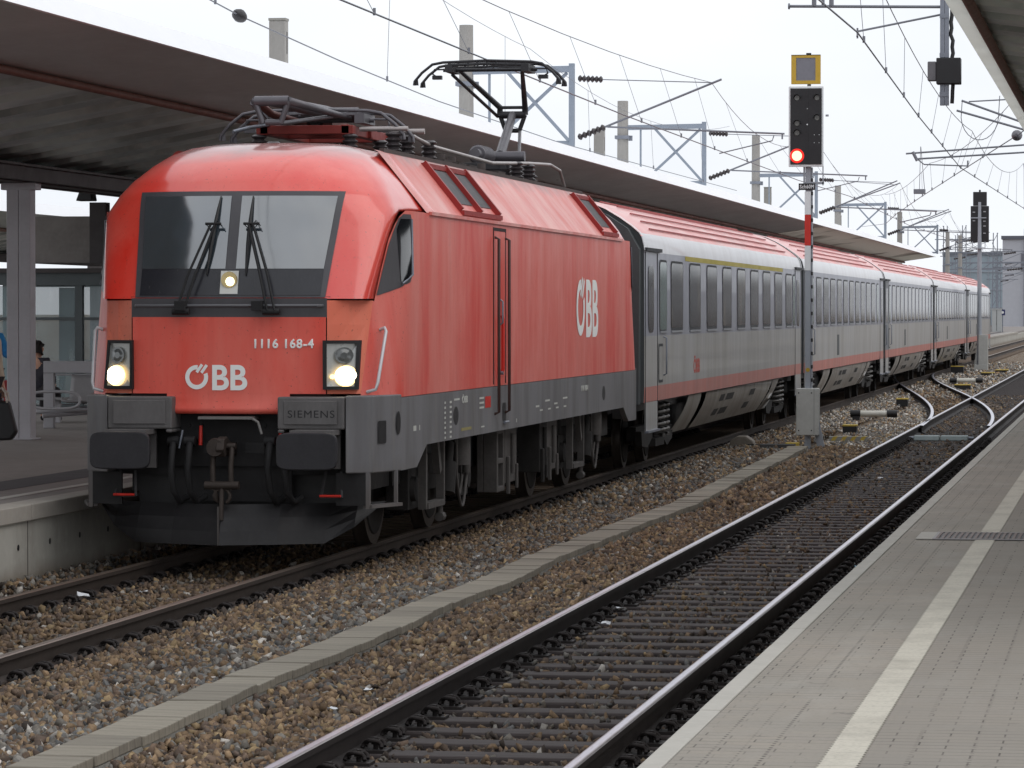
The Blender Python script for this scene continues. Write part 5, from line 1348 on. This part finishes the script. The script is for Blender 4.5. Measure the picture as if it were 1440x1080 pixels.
for y, xs2_, lab in ((50.5, 3.3, 'wire support arms reaching in from the right, above the track'), (36, 5.1, 'short wire support arms with insulators beside the right canopy edge')):
    t = thing('overhead_line_mast', lab, 'mast', (8.6, y, .55))
    b = MB(); b.tube([(0, 0, 0), (0, 0, 7.6)], [.17, .14], 12); b.build('pole', conc_mast, t)
    b = MB()
    if y > 40:
        b.tube([(xs2_-8.6, 0, 5.26), (0, 0, 5.62)], .022, 6); b.tube([(xs2_-8.4, 0, 5.14), (0, 0, 5.42)], .022, 6); b.tube([(xs2_-8.35, 0, 5.14), (xs2_-8.2, 0, 5.02), (4.66-8.6, 0, 4.98)], .016, 6); b.tube([(xs2_-8.45, 0, 5.3), (xs2_-8.35, 0, 5.1)], .04, 6); b.tube([(4.66-8.6, 0, 4.96), (4.66-8.6, 0, 5.1)], .02, 6)
    else:
        b.tube([(5.17-8.6, 0, 5.62), (6.2-8.6, 0, 5.24), (0, 0, 4.6)], .022, 6); b.tube([(5.08-8.6, 0, 5.44), (6.3-8.6, 0, 5.08), (0, 0, 4.4)], .022, 6); b.tube([(5.3-8.6, 0, 5.6), (0, 0, 5.75)], .014, 6)
        b.tube([(5.18-8.6, 0, 5.6)] + [(5.5 - .34*math.cos(a) - 8.6, 0, 5.35 - .45*math.sin(a)) for a in np.linspace(.1, math.pi-.1, 12)] + [(5.86-8.6, 0, 5.7)], .008, 5)
    b.build('support_arm', wire_m, t)

# ================================================================ WIRES
def sag(p, q, d, n=14): return [(lerp(p[0], q[0], t), lerp(p[1], q[1], t), lerp(p[2], q[2], t) - 4*d*t*(1-t)) for t in np.linspace(0, 1, n)]
def overhead(label, contact, mess, step, cat='overhead wire', rc=.0105, rm_=.0075):
    t = thing('overhead_wire', label, cat)
    b = MB(); b.tube(contact, rc, 6); b.build('contact_wire', wire_m, t)
    pts = []
    for (p, q, d) in mess: pts += sag(p, q, d)
    b = MB(); b.tube(pts, rm_, 5); b.build('messenger_wire', wire_m, t)
    cy_ = [p[1] for p in contact]; my_ = [p[1] for p in pts]
    for y in np.arange(max(cy_[0], my_[0]) + 3, min(cy_[-1], my_[-1]) - 2, step):
        c = [np.interp(y, cy_, [p[i] for p in contact]) for i in (0, 2)]; m = [np.interp(y, my_, [p[i] for p in pts]) for i in (0, 2)]
        b = MB(); b.tube([(c[0], y, c[1]), (m[0], y, m[1])], .004, 4); b.tube([(c[0], y, c[1]-.02), (c[0], y, c[1]+.06)], .018, 5); b.build('dropper', wire_m, t)
    return t
overhead('overhead wire running above the red train and touching its raised pantograph',
    [(.1, -28, 5.57), (.12, 5, 5.57), (.0, 15, 5.585), (-.25, 30, 5.65), (-.42, 49, 5.74), (-.1, 62, 5.64), (.25, 75, 5.62), (-.3, 114, 5.65), (.2, 155.5, 5.6), (-.2, 206, 5.6), (-1, 300, 5.6)],
    [((.0, -28, 6.95), (-.85, 49, 7.33), .62), ((-.85, 49, 7.33), (-.75, 75, 7.30), .72), ((-.75, 75, 7.3), (-.7, 114, 7.33), 1.0), ((-.7, 114, 7.33), (-.8, 155.5, 7.35), 1.0), ((-.8, 155.5, 7.35), (-.9, 206, 7.3), 1.1)], 6.4)
overhead('overhead wire zigzagging above the near track from the top to the far signal',
    [(5.0, -25, 5.55), (5.06, 5, 5.54), (5.13, 10.2, 5.54), (4.82, 28, 5.5), (4.49, 50.5, 5.5), (4.72, 68, 5.5), (4.93, 84.5, 5.5), (4.4, 125, 5.5), (4.7, 165, 5.5)],
    [((5.0, -25, 7.2), (5.0, 10.2, 6.95), .7), ((5.0, 10.2, 6.95), (4.75, 50.5, 6.3), .42), ((4.75, 50.5, 6.3), (4.9, 84.5, 6.9), .55), ((4.9, 84.5, 6.9), (4.6, 125, 6.9), .8)], 5.6)
cw = overhead('crossing overhead wire with a round insulator, over the crossover',
    [(7.1, 26, 5.5), (6.19, 35.4, 5.5), (4.4, 52.8, 5.5), (2.54, 71, 5.5), (.66, 90, 5.5), (-.6, 104, 5.5), (-4, 140, 6.2)], [((6.0, 42, 6.6), (3.0, 66, 6.2), .25), ((3.0, 66, 6.2), (-.5, 102, 6.5), .2)], 5.2)
b = MB(); b.tube([(6.19, 35.25, 5.5), (6.19, 35.32, 5.5), (6.19, 35.4, 5.5), (6.19, 35.48, 5.5), (6.19, 35.55, 5.5)], [.03, .085, .10, .085, .03], 14); b.build('insulator', plain('grey_insulator', rgb(92, 90, 96), .35, 0, .2), cw)
b = MB(); b.box(2.45, 2.75, 68.3, 68.7, 5.48, 5.60); b.tube([(2.6, 68.4, 5.55), (2.62, 68.6, 6.75)], .008, 4); b.tube([(2.7, 69.3, 5.5), (2.62, 68.7, 6.75)], .008, 4); b.build('section_insulator', wire_m, cw)
lw = overhead('thin overhead wire with a round insulator crossing the sky at upper left',
    [(-2.55, 6, 6.25), (-2.66, 10.7, 6.06), (-2.7, 12.42, 6.0), (-2.72, 18.5, 5.84), (-2.75, 26.3, 5.70), (-2.8, 40, 5.62), (-3.0, 75, 5.8)], [((-2.55, 8, 8.4), (-2.8, 36, 7.2), .3), ((-2.8, 36, 7.2), (-3.1, 74, 7.6), .6)], 11.0, rc=.009, rm_=.005)
b = MB(); b.tube([(-2.7, 12.2, 6.015), (-2.7, 12.28, 6.005), (-2.7, 12.4, 6.0), (-2.7, 12.52, 5.99), (-2.7, 12.6, 5.98)], [.03, .07, .085, .07, .03], 14); b.build('insulator', steel_dk, lw)
# ================================================================ SMALL TRACKSIDE THINGS
def marker(name, label, cat, loc, f, group=None): 
    t = thing(name, label, cat, loc, 0, group); f(t); return t
hazard = plain('hazard_yellow', rgb(196, 168, 70), .6, 0, .3, 6)
bar_w = plain('marker_white', rgb(214, 212, 202), .6, 0, .3, 6)
def f_bar(L_, m):
    def f(t):
        b = MB(); b.tube([(-L_*.28, 0, .12), (L_*.28, 0, .12)], .07, 12); b.build('white_sleeve', bar_w, t)
        b = MB(); b.tube([(-L_*.5, 0, .12), (-L_*.29, 0, .12)], .085, 12); b.tube([(L_*.29, 0, .12), (L_*.5, 0, .12)], .085, 12); b.build('dark_end', black, t)
        b = MB(); b.box(-L_*.45, -L_*.3, -.12, .12, -.08, .06); b.build('foot', steel_dk, t)
    return f
marker('track_rod', 'white sleeved black ended rod lying on stones right of the red signal', 'trackside gear', (2.5, 52, -.1), f_bar(1.05, 0))
marker('track_rod', 'white sleeved rod lying on stones near the distant signal', 'trackside gear', (2.75, 94, -.1), f_bar(1.1, 0))
def f_yel(w, d, h):
    def f(t):
        b = MB(); b.box(-w/2, w/2, -d/2, d/2, 0, h); b.build('box', black, t, bevel=.01); b = MB(); b.box(-w/2-.005, w/2+.005, -d/2-.005, d/2+.005, h+.001, h+.035); b.build('lid', hazard, t, bevel=.008)
    return f
for n_, l, p, d in (('track_magnet', 'small black box with yellow lid on stones just right of the red signal', (2.62, 43.2, -.16), (.28, .35, .16)),
    ('track_magnet', 'low yellow lidded box between the tracks beyond the crossover rod', (2.92, 87.5, -.16), (.5, .5, .14)),
    ('track_magnet', 'low yellow box on stones right of the distant signal, nearer one', (2.75, 113, -.16), (.5, .6, .12)),
    ('track_magnet', 'low yellow box on stones right of the distant signal, farther one', (3.05, 120, -.16), (.5, .6, .12)),
    ('track_magnet', 'dark box beside the foot of the distant signal', (1.4, 117, -.16), (.5, .5, .3)),
    ('track_magnet', 'small dark box close to the rail, left of the white sleeved rod', (2.3, 66, -.16), (.3, .4, .18))):
    marker(n_, l, 'trackside gear', p, f_yel(*d), 'boxes on the stones between the tracks')
def f_haz(t):
    b = MB(); b.box(-.36, .36, -.12, .12, -.1, .06); b.build('beam', concrete, t, bevel=.01)
    b = MB()
    for i in range(4): b.add([(-.32 + i*.18, -.121, -.02), (-.24 + i*.18, -.121, -.02), (-.19 + i*.18, -.121, .055), (-.27 + i*.18, -.121, .055)], [(0, 1, 2, 3)]); b.add([(-.27 + i*.18, -.121, .0615), (-.19 + i*.18, -.121, .0615), (-.15 + i*.18, .12, .0615), (-.23 + i*.18, .12, .0615)], [(0, 1, 2, 3)])
    b.build('hazard_stripe', hazard, t)
marker('hazard_beam', 'grey concrete beam with yellow hazard stripes right of the red signal foot', 'beam', (2.95, 38.2, -.1), f_haz)
def f_dk(t):
    b = MB(); b.box(-.31, .31, -.14, .14, -.1, .05); b.build('beam', plain('beam_dark', rgb(74, 74, 74), .8, 0, .3), t, bevel=.01); b = MB(); b.box(.12, .36, .16, .35, -.1, .07); b.build('yellow_end', hazard, t, bevel=.01)
marker('kerb_beam', 'dark low beam with yellow end left of the red signal foot', 'beam', (2.05, 33.5, -.08), f_dk)
def f_cap(t):
    b = MB(); P = [(-.25, 0), (.25, 0), (.2, .16), (.08, .24), (-.08, .24), (-.2, .16)]; b.prism(P, 'Y', -.2, .2); b.build('hood', plain('hood_grey', rgb(120, 112, 102), .7, 0, .5, 6), t, bevel=.02); b = MB(); b.box(.12, .3, -.25, -.12, 0, .1); b.build('socket', black, t)
marker('rail_contact', 'rounded grey hood beside the rail under the first coach', 'trackside gear', (1.32, 34.5, -.16), f_cap)
# litter
paper = plain('paper', rgb(216, 218, 222), .8, 0, .15)
def litter(loc, s, label, m=paper):
    rr = random.Random(int(abs(loc[1])*100)); b = MB(); rows = [[(x*s + rr.uniform(-.1, .1)*s, y*s*.7, rr.uniform(0, .35)*s) for x in (-.6, -.1, .3, .6)] for y in (-.6, 0, .5)]
    b.grid(rows, 0, False); o = b.build('litter', m, None, loc); o.rotation_euler = (0, 0, rr.uniform(0, 6)); o.modifiers.new('t', 'SOLIDIFY').thickness = .002
    tag(o, label, 'litter', 'scraps of paper on the tracks')
litter((-.60, -2.2, -.125), .13, 'crumpled white paper between the rails in front of the locomotive')
litter((-.25, -1.5, -.135), .06, 'small pale scrap by the crumpled paper in front of the locomotive')
for i, (x, y, s) in enumerate(((4.19, -4.19, .085), (4.10, -2.62, .075))): litter((x, y, -.14), s, ['white paper scrap on the near track sleepers, nearer of the two', 'white paper scrap on the near track sleepers, farther of the two'][i])
litter((3.42, -10.8, -.13), .05, 'white scrap on brown stones at the bottom near the near rail'); litter((3.40, -9.6, -.13), .05, 'pale scrap on brown stones left of the near rail'); litter((1.9, 3.2, -.10), .06, 'white scrap on the stones beside the locomotive bogie')
litter((3.9, 25.2, -.13), .07, 'pale scrap inside the near track before the points'); litter((4.6, 22.4, -.14), .07, 'white scrap between the near rails before the points')
litter((5.72, 2.2, -.1), .07, 'pale blue scrap beside the near platform edge', plain('blue_scrap', rgb(132, 170, 190), .6))

# ================================================================ PEOPLE
skin_m = plain('skin', rgb(196, 150, 128), .6, 0, .1)
def skinned(name, parent, V, E, mat, root=0, sub=2):
    me = bpy.data.meshes.new(name); me.from_pydata([v[:3] for v in V], E, []); me.materials.append(mat)
    o = bpy.data.objects.new(name, me); COL.objects.link(o); o.parent = parent
    sk = o.modifiers.new('skin', 'SKIN'); sk.use_smooth_shade = True
    bm = bmesh.new(); bm.from_mesh(me); lay = bm.verts.layers.skin.verify(); bm.verts.ensure_lookup_table()
    for i, v in enumerate(bm.verts):
        r = V[i][3]; v[lay].radius = r if isinstance(r, tuple) else (r, r); v[lay].use_root = (i == root)
    bm.to_mesh(me); bm.free()
    s = o.modifiers.new('sub', 'SUBSURF'); s.levels = s.render_levels = sub
    return o
def person(label, loc, rz, J, coat, trousers, hair, shoe, coat_len=.0, long_hair=False):
    """J: joints of a standing or sitting figure, local metres, facing -Y"""
    p = thing('person', label, 'person', loc, rz)
    V, E, ix = [], [], {}
    def add(n, co, r, par=None):
        V.append((co[0], co[1], co[2], r)); ix[n] = len(V)-1
        if par: E.append((ix[par], ix[n]))
    pel = Vector(J['pelvis']); ch = Vector(J['chest']); nk = Vector(J['neck']); hd = Vector(J['head'])
    add('pelvis', pel, (.15, .11)); add('waist', pel.lerp(ch, .45), (.13, .10), 'pelvis'); add('chest', ch, (.155, .11), 'waist'); add('neck', nk, .055, 'chest')
    add('jaw', hd + Vector((0, -.02, -.07)), (.062, .07), 'neck'); add('face', hd + Vector((0, -.01, .03)), (.075, .092), 'jaw'); add('crown', hd + Vector((0, .01, .10)), (.06, .07), 'face')
    add('nose', hd + Vector((0, -.115, -.005)), .012, 'face')
    for s in 'LR':
        sg_ = 1 if s == 'L' else -1
        for a, r, par in (('shoulder', .062, 'chest'), ('elbow', .045, 'shoulder'), ('wrist', .03, 'elbow')): add(a+s, J[a+s], r, par if par == 'chest' else par+s)
        w, e = Vector(J['wrist'+s]), Vector(J['elbow'+s]); d = (w-e).normalized(); side = d.cross(Vector((1, 0, 0))).normalized(); lat = d.cross(side).normalized()
        add('palm'+s, w + d*.06, (.036, .024), 'wrist'+s)
        for i, (o_, l_) in enumerate(((-.028, .07), (-.009, .08), (.010, .075), (.027, .058))):
            add('f%d%s' % (i, s), w + d*.10 + side*o_, .010, 'palm'+s); add('g%d%s' % (i, s), w + d*(.10 + l_*.55) + side*o_ + lat*.012, .009, 'f%d%s' % (i, s)); add('h%d%s' % (i, s), w + d*(.10 + l_*.85) + side*o_ + lat*.035, .008, 'g%d%s' % (i, s))
        add('t0'+s, w + d*.05 - side*.045, .011, 'palm'+s); add('t1'+s, w + d*.09 - side*.06 + lat*.012, .009, 't0'+s)
        for a, r, par in (('hip', .095, 'pelvis'), ('knee', .062, 'hip'), ('ankle', .042, 'knee')): add(a+s, J[a+s], r, par if par == 'pelvis' else par+s)
        add('toe'+s, J['toe'+s], (.04, .03), 'ankle'+s)
    body = skinned('body', p, V, E, skin_m)
    for sx in (-1, 1):
        b = MB(); b.tube([hd + Vector((sx*.032, -.094, .012)), hd + Vector((sx*.032, -.101, .012))], [.011, .009], 8); b.build('eye', black, body)
        b = MB(); b.tube([hd + Vector((sx*.082, .01, -.03)), hd + Vector((sx*.092, .02, .005)), hd + Vector((sx*.085, .02, .03))], [.014, .02, .012], 6); b.build('ear', skin_m, body)
    b = MB(); b.tube([hd + Vector((-.022, -.098, -.055)), hd + Vector((0, -.104, -.055)), hd + Vector((.022, -.098, -.055))], .006, 6); b.build('mouth', plain('lips', rgb(150, 80, 76), .5), body)
    V2 = [(hd.x, hd.y+.035, hd.z+.01, (.09, .085)), (hd.x, hd.y+.02, hd.z+.09, (.09, .085)), (hd.x, hd.y-.03, hd.z+.125, (.06, .05)), (hd.x, hd.y+.055, hd.z-.06, (.075, .05))]; E2 = [(0, 1), (1, 2), (0, 3)]
    if long_hair: V2.append((hd.x, hd.y+.07, hd.z-.16, (.08, .05))); E2.append((3, 4))
    skinned('hair', p, V2, E2, hair)
    Vc, Ec = [], []; m = {}
    def addc(n, co, r, par=None):
        Vc.append((co[0], co[1], co[2], r)); m[n] = len(Vc)-1
        if par: Ec.append((m[par], m[n]))
    addc('pelvis', pel + Vector((0, 0, -.02)), (.185, .14)); addc('waist', pel.lerp(ch, .45), (.17, .13), 'pelvis'); addc('chest', ch, (.19, .135), 'waist'); addc('collar', nk + Vector((0, 0, -.02)), (.08, .07), 'chest')
    if coat_len: addc('hem', pel + Vector((0, 0, -coat_len)), (.21, .17), 'pelvis')
    for s in 'LR':
        addc('shoulder'+s, J['shoulder'+s], .085, 'chest'); addc('elbow'+s, J['elbow'+s], .068, 'shoulder'+s); addc('wrist'+s, Vector(J['elbow'+s]).lerp(Vector(J['wrist'+s]), .92), .052, 'elbow'+s)
    skinned('jacket', p, Vc, Ec, coat)
    Vt, Et = [(pel.x, pel.y, pel.z, (.16, .12))], []
    for s in 'LR':
        n0 = len(Vt); Vt += [(*J['hip'+s], .11), (*J['knee'+s], .078), (*Vector(J['knee'+s]).lerp(Vector(J['ankle'+s]), .92), .06)]; Et += [(0, n0), (n0, n0+1), (n0+1, n0+2)]
    skinned('trousers', p, Vt, Et, trousers)
    for s in 'LR':
        a, t_ = Vector(J['ankle'+s]), Vector(J['toe'+s]); skinned('shoe', p, [(a.x, a.y+.03, a.z-.03, (.05, .055)), (*a.lerp(t_, .5), (.048, .05)), (*t_, (.045, .035))], [(0, 1), (1, 2)], shoe)
    return p
stand = dict(pelvis=(0, 0, .93), chest=(0, -.01, 1.30), neck=(0, 0, 1.47), head=(0, -.03, 1.60),
    shoulderL=(.18, 0, 1.40), elbowL=(.23, .02, 1.11), wristL=(.24, -.05, .86), shoulderR=(-.18, 0, 1.40), elbowR=(-.23, .02, 1.11), wristR=(-.24, -.05, .86),
    hipL=(.09, 0, .88), kneeL=(.10, -.06, .48), ankleL=(.10, .06, .09), toeL=(.11, -.12, .04), hipR=(-.09, 0, .88), kneeR=(-.10, .02, .48), ankleR=(-.10, .20, .10), toeR=(-.11, .03, .04))
cloth = lambda n, c: plain(n, c, .85, 0, .3, 12)
person('person in a cream coat with a large black bag, at the left picture edge', (-5.74, 11.6, .55), R(62), stand, cloth('cream_coat', rgb(186, 174, 156)), cloth('dark_trousers', rgb(44, 40, 42)), cloth('dark_hair', rgb(48, 36, 30)), cloth('black_shoe', rgb(26, 24, 26)), .30, True)
bag = thing('shopping_bag', 'large black shopping bag hanging at the side of the person in cream', 'bag', (-5.49, 11.40, .72))
b = MB(); P = [(-.20, 0), (.15, .02), (.22, .12), (.12, .50), (-.12, .50)]; b.prism(P, 'Y', -.06, .06); b.build('bag_body', plain('bag_black', rgb(26, 25, 28), .45, 0, .2, 6), bag, bevel=.03)
b = MB()
for y in (-.05, .05): b.tube([(-.10, y, .48), (-.06, y, .62), (.02, y*.3, .66), (.08, y, .6), (.10, y, .48)], .012, 6)
b.build('handle', plain('bag_handle', rgb(190, 180, 170), .7), bag)
arm2 = dict(stand); arm2.update(elbowL=(.24, -.08, 1.14), wristL=(.26, -.27, 1.20), elbowR=(-.24, -.05, 1.12), wristR=(-.22, -.25, 1.02))
person('person in a bright blue jacket standing behind the left column', (-7.86, 18.6, .55), R(40), arm2, cloth('blue_jacket', rgb(54, 142, 206)), cloth('grey_trousers', rgb(70, 72, 80)), cloth('brown_hair', rgb(70, 48, 36)), cloth('black_shoe', rgb(26, 24, 26)))
sc_ = thing('suitcase', 'red suitcase with raised black handle beside the left column', 'suitcase', (-7.38, 18.5, .55))
b = MB(); b.box(-.2, .2, -.13, .13, .06, .80); b.build('shell', plain('suitcase_red', rgb(150, 26, 28), .5, 0, .2, 6), sc_, bevel=.03)
b = MB(); b.tube([(-.12, .08, .8), (-.12, .08, 1.08), (.12, .08, 1.08), (.12, .08, .8)], .014, 6); b.build('handle', black, sc_)
for x in (-.14, .14): b = MB(); b.disc((x-.02, 0, .035), 'X', .035, .035, .04, 12); b.build('wheel', black, sc_)
sit = dict(pelvis=(0, 0, .50), chest=(0, .06, .86), neck=(0, .05, 1.04), head=(0, .0, 1.17), shoulderL=(.18, .04, .97), elbowL=(.23, -.04, .70), wristL=(.14, -.26, .62), shoulderR=(-.18, .04, .97), elbowR=(-.23, -.04, .70), wristR=(-.14, -.26, .62),
    hipL=(.09, -.02, .50), kneeL=(.12, -.44, .50), ankleL=(.12, -.40, .09), toeL=(.12, -.57, .04), hipR=(-.09, -.02, .50), kneeR=(-.12, -.44, .50), ankleR=(-.12, -.40, .09), toeR=(-.12, -.57, .04))
person('person in dark clothes with dark hair sitting with their back turned behind the bench', (-9.02, 25.0, .55), R(170), sit, cloth('charcoal_coat', rgb(50, 48, 56)), cloth('dark_trousers', rgb(44, 40, 42)), cloth('black_hair', rgb(32, 26, 24)), cloth('black_shoe', rgb(26, 24, 26)))
st = thing('platform_bench', 'dark steel seat under the sitting person behind the bench', 'bench', (-9.02, 24.95, .55))
b = MB(); b.box(-.8, .5, -.28, .24, .36, .40); b.build('seat', seat_m, st, bevel=.01); b = MB(); b.box(-.6, -.52, -.05, .05, 0, .36); b.box(.3, .38, -.05, .05, 0, .36); b.build('leg', bm_, st)
# ================================================================ FAR BACKGROUND
wall_p = plain('depot_wall', rgb(176, 178, 186), .8, 0, .25, .25, (1, 1, 1), .85)
bd = thing('depot_building', 'tall pale grey depot building behind the tracks at far right', 'building', (-7, 530, 0))
b = MB(); b.box(-3.9, 12, 0, 40, 0, 13.0); b.build('wall', wall_p, bd)
b = MB(); b.box(-4.1, 12.2, -.3, 40, 13.0, 13.5); b.build('roof', plain('depot_roof', rgb(96, 98, 108), .7), bd)
b = MB(); b.box(-.9, 4.5, 4, 14, 13.5, 14.6); b.build('roof_house', wall_p, bd)
for x in (-1.2, .4): b = MB(); b.box(x, x+.7, -.12, 0, 8.4, 10.9); b.build('vent', plain('vent_grey', rgb(120, 120, 130), .6), bd)
for x, z0, z1 in ((.4, .2, 4.8), (1.8, .2, 4.8), (.6, 6.2, 7.6), (1.9, 6.2, 7.6)): b = MB(); b.box(x, x+1.1, -.08, 0, z0, z1); b.build('window', plain('far_window', rgb(96, 110, 140), .3, 0, .3, 1), bd)
b = MB()
for x in (-.7, .9): b.tube([(x, -.3, 0), (x, -.3, 12.8)], .11, 6)
b.build('downpipe', plain('pipe_grey', rgb(132, 134, 142), .6), bd)
gl = thing('glass_building', 'dull blue glass fronted building far behind the distant signal', 'building', (-15.5, 610, 0))
b = MB(); b.box(-8, 2.6, 0, 20, 0, 11.8); b.build('facade', plain('far_blue', rgb(146, 160, 170), .4, 0, .4, .5, (1, 1, 1), .7), gl)
b = MB()
for x in np.arange(-8, 2.7, 1.5): b.box(x-.08, x+.08, -.15, 0, 0, 11.8)
for z in (3, 6, 9): b.box(-8, 2.6, -.14, 0, z-.08, z+.08)
b.build('mullion', plain('far_frame', rgb(150, 156, 166), .6), gl); b = MB(); b.box(-8.2, 2.8, -.2, 20, 11.8, 12.4); b.build('roof', plain('far_roof', rgb(106, 112, 122), .7), gl)
for x, w, l in ((-4.4, .62, 'left of two pale utility cabinets at the far end of the left platform'), (-3.55, .85, 'right of two pale utility cabinets at the far end of the left platform')):
    c = thing('utility_cabinet', l, 'cabinet', (x, 300, .55), 0, 'cabinets on the far platform'); b = MB(); b.box(-w*.5, w*.5, -.4, .4, 0, 1.95); b.build('case', plain('cabinet', rgb(168, 170, 170), .6, 0, .2), c, bevel=.02)
    b = MB(); b.box(-w*.53, w*.53, -.45, .45, 1.955, 2.03); b.build('lid', plain('cabinet_lid', rgb(190, 190, 190), .6), c); b = MB(); b.box(-.02, .02, -.41, -.401, .1, 1.9); b.build('door_seam', steel_dk, c)
si = thing('platform_sign', 'small dark blue square sign with a white mark on a far post', 'sign', (-3.05, 300, .55)); b = MB(); b.tube([(0, 0, 0), (0, 0, 2.0)], .04, 8); b.build('post', galv, si)
b = MB(); b.box(-.22, .22, -.06, -.02, 1.45, 1.95); o = b.build('board', plain('sign_navy', rgb(40, 44, 92), .5), si); b = MB(); b.disc((0, -.061, 1.7), 'Y', .12, .12, -.005, 12); b.build('mark', white, o)
# distant masts and gantries
lat = plain('far_lattice', rgb(128, 132, 142), .6, .2, .2)
def lattice(x, y, h, arms, label):
    t = thing('lattice_mast', label, 'mast', (x, y, 0), 0, 'far masts behind the train'); b = MB(); w = .28
    for sx in (-1, 1):
        for sy in (-1, 1): b.bar((sx*w, sy*w, 0), (sx*w*.6, sy*w*.6, h), .07, .07)
    n = int(h/.9)
    for i in range(n):
        z0, z1 = i*h/n, (i+1)*h/n; s = 1 if i % 2 else -1; b.bar((-s*w*.9, -w*.85, z0), (s*w*.9, -w*.85, z1), .05, .05)
    b.build('lattice', lat, t)
    b = MB()
    for z, x0, x1 in arms: b.tube([(x0, 0, z), (x1, 0, z)], .045, 6); insul_rod(b, (x1*.25, 0, z-.25), (x1*.6, 0, z-.1), .1); b.bar((0, 0, z-1.1), (x1*.9, 0, z), .05, .05)
    b.build('arm', [lat, insul], t)
for i, (x, y, h, arms) in enumerate(((-9.5, 330, 10.5, [(9.2, -1, 4), (7.6, -.5, 3.2)]), (-8.6, 350, 11, [(9.5, -2, 3)]), (-3.7, 300, 9.2, [(7.6, -.4, 3), (6.2, -.2, 4)]), (-11.6, 400, 11, [(9, -2, 4)]), (-7.6, 420, 9.8, [(8.2, -1.5, 3), (6.8, 0, 3)]), (-9.2, 450, 9.6, [(7.8, -2, 2), (6.4, -1, 3)]), (-13.2, 440, 12, [(10, -3, 3)]))):
    lattice(x, y, h, arms, ['lattice mast left of the distant signal head, with two arms', 'lattice mast rising right behind the distant signal head', 'grey mast in front of the depot wall beside the small square sign', 'lattice mast far behind the last coach roof', 'mast behind the tail of the train with two arms', 'mast in front of the blue glass building', 'tallest of the far lattice masts, left of the distant signal'][i])
gt = thing('signal_gantry', 'far grey gantry spanning the tracks behind the train tail', 'gantry', (-3, 380, 0))
b = MB()
for x in (-9, 5): b.bar((x, 0, 0), (x, 0, 7.6), .3, .3)
b.bar((-9, 0, 7.6), (5, 0, 7.6), .2, .15); b.bar((-9, 0, 6.9), (5, 0, 6.9), .2, .15)
for i in range(14): b.bar((-9+i, 0, 6.9), (-8+i, 0, 7.6), .08, .08)
b.build('truss', lat, gt)
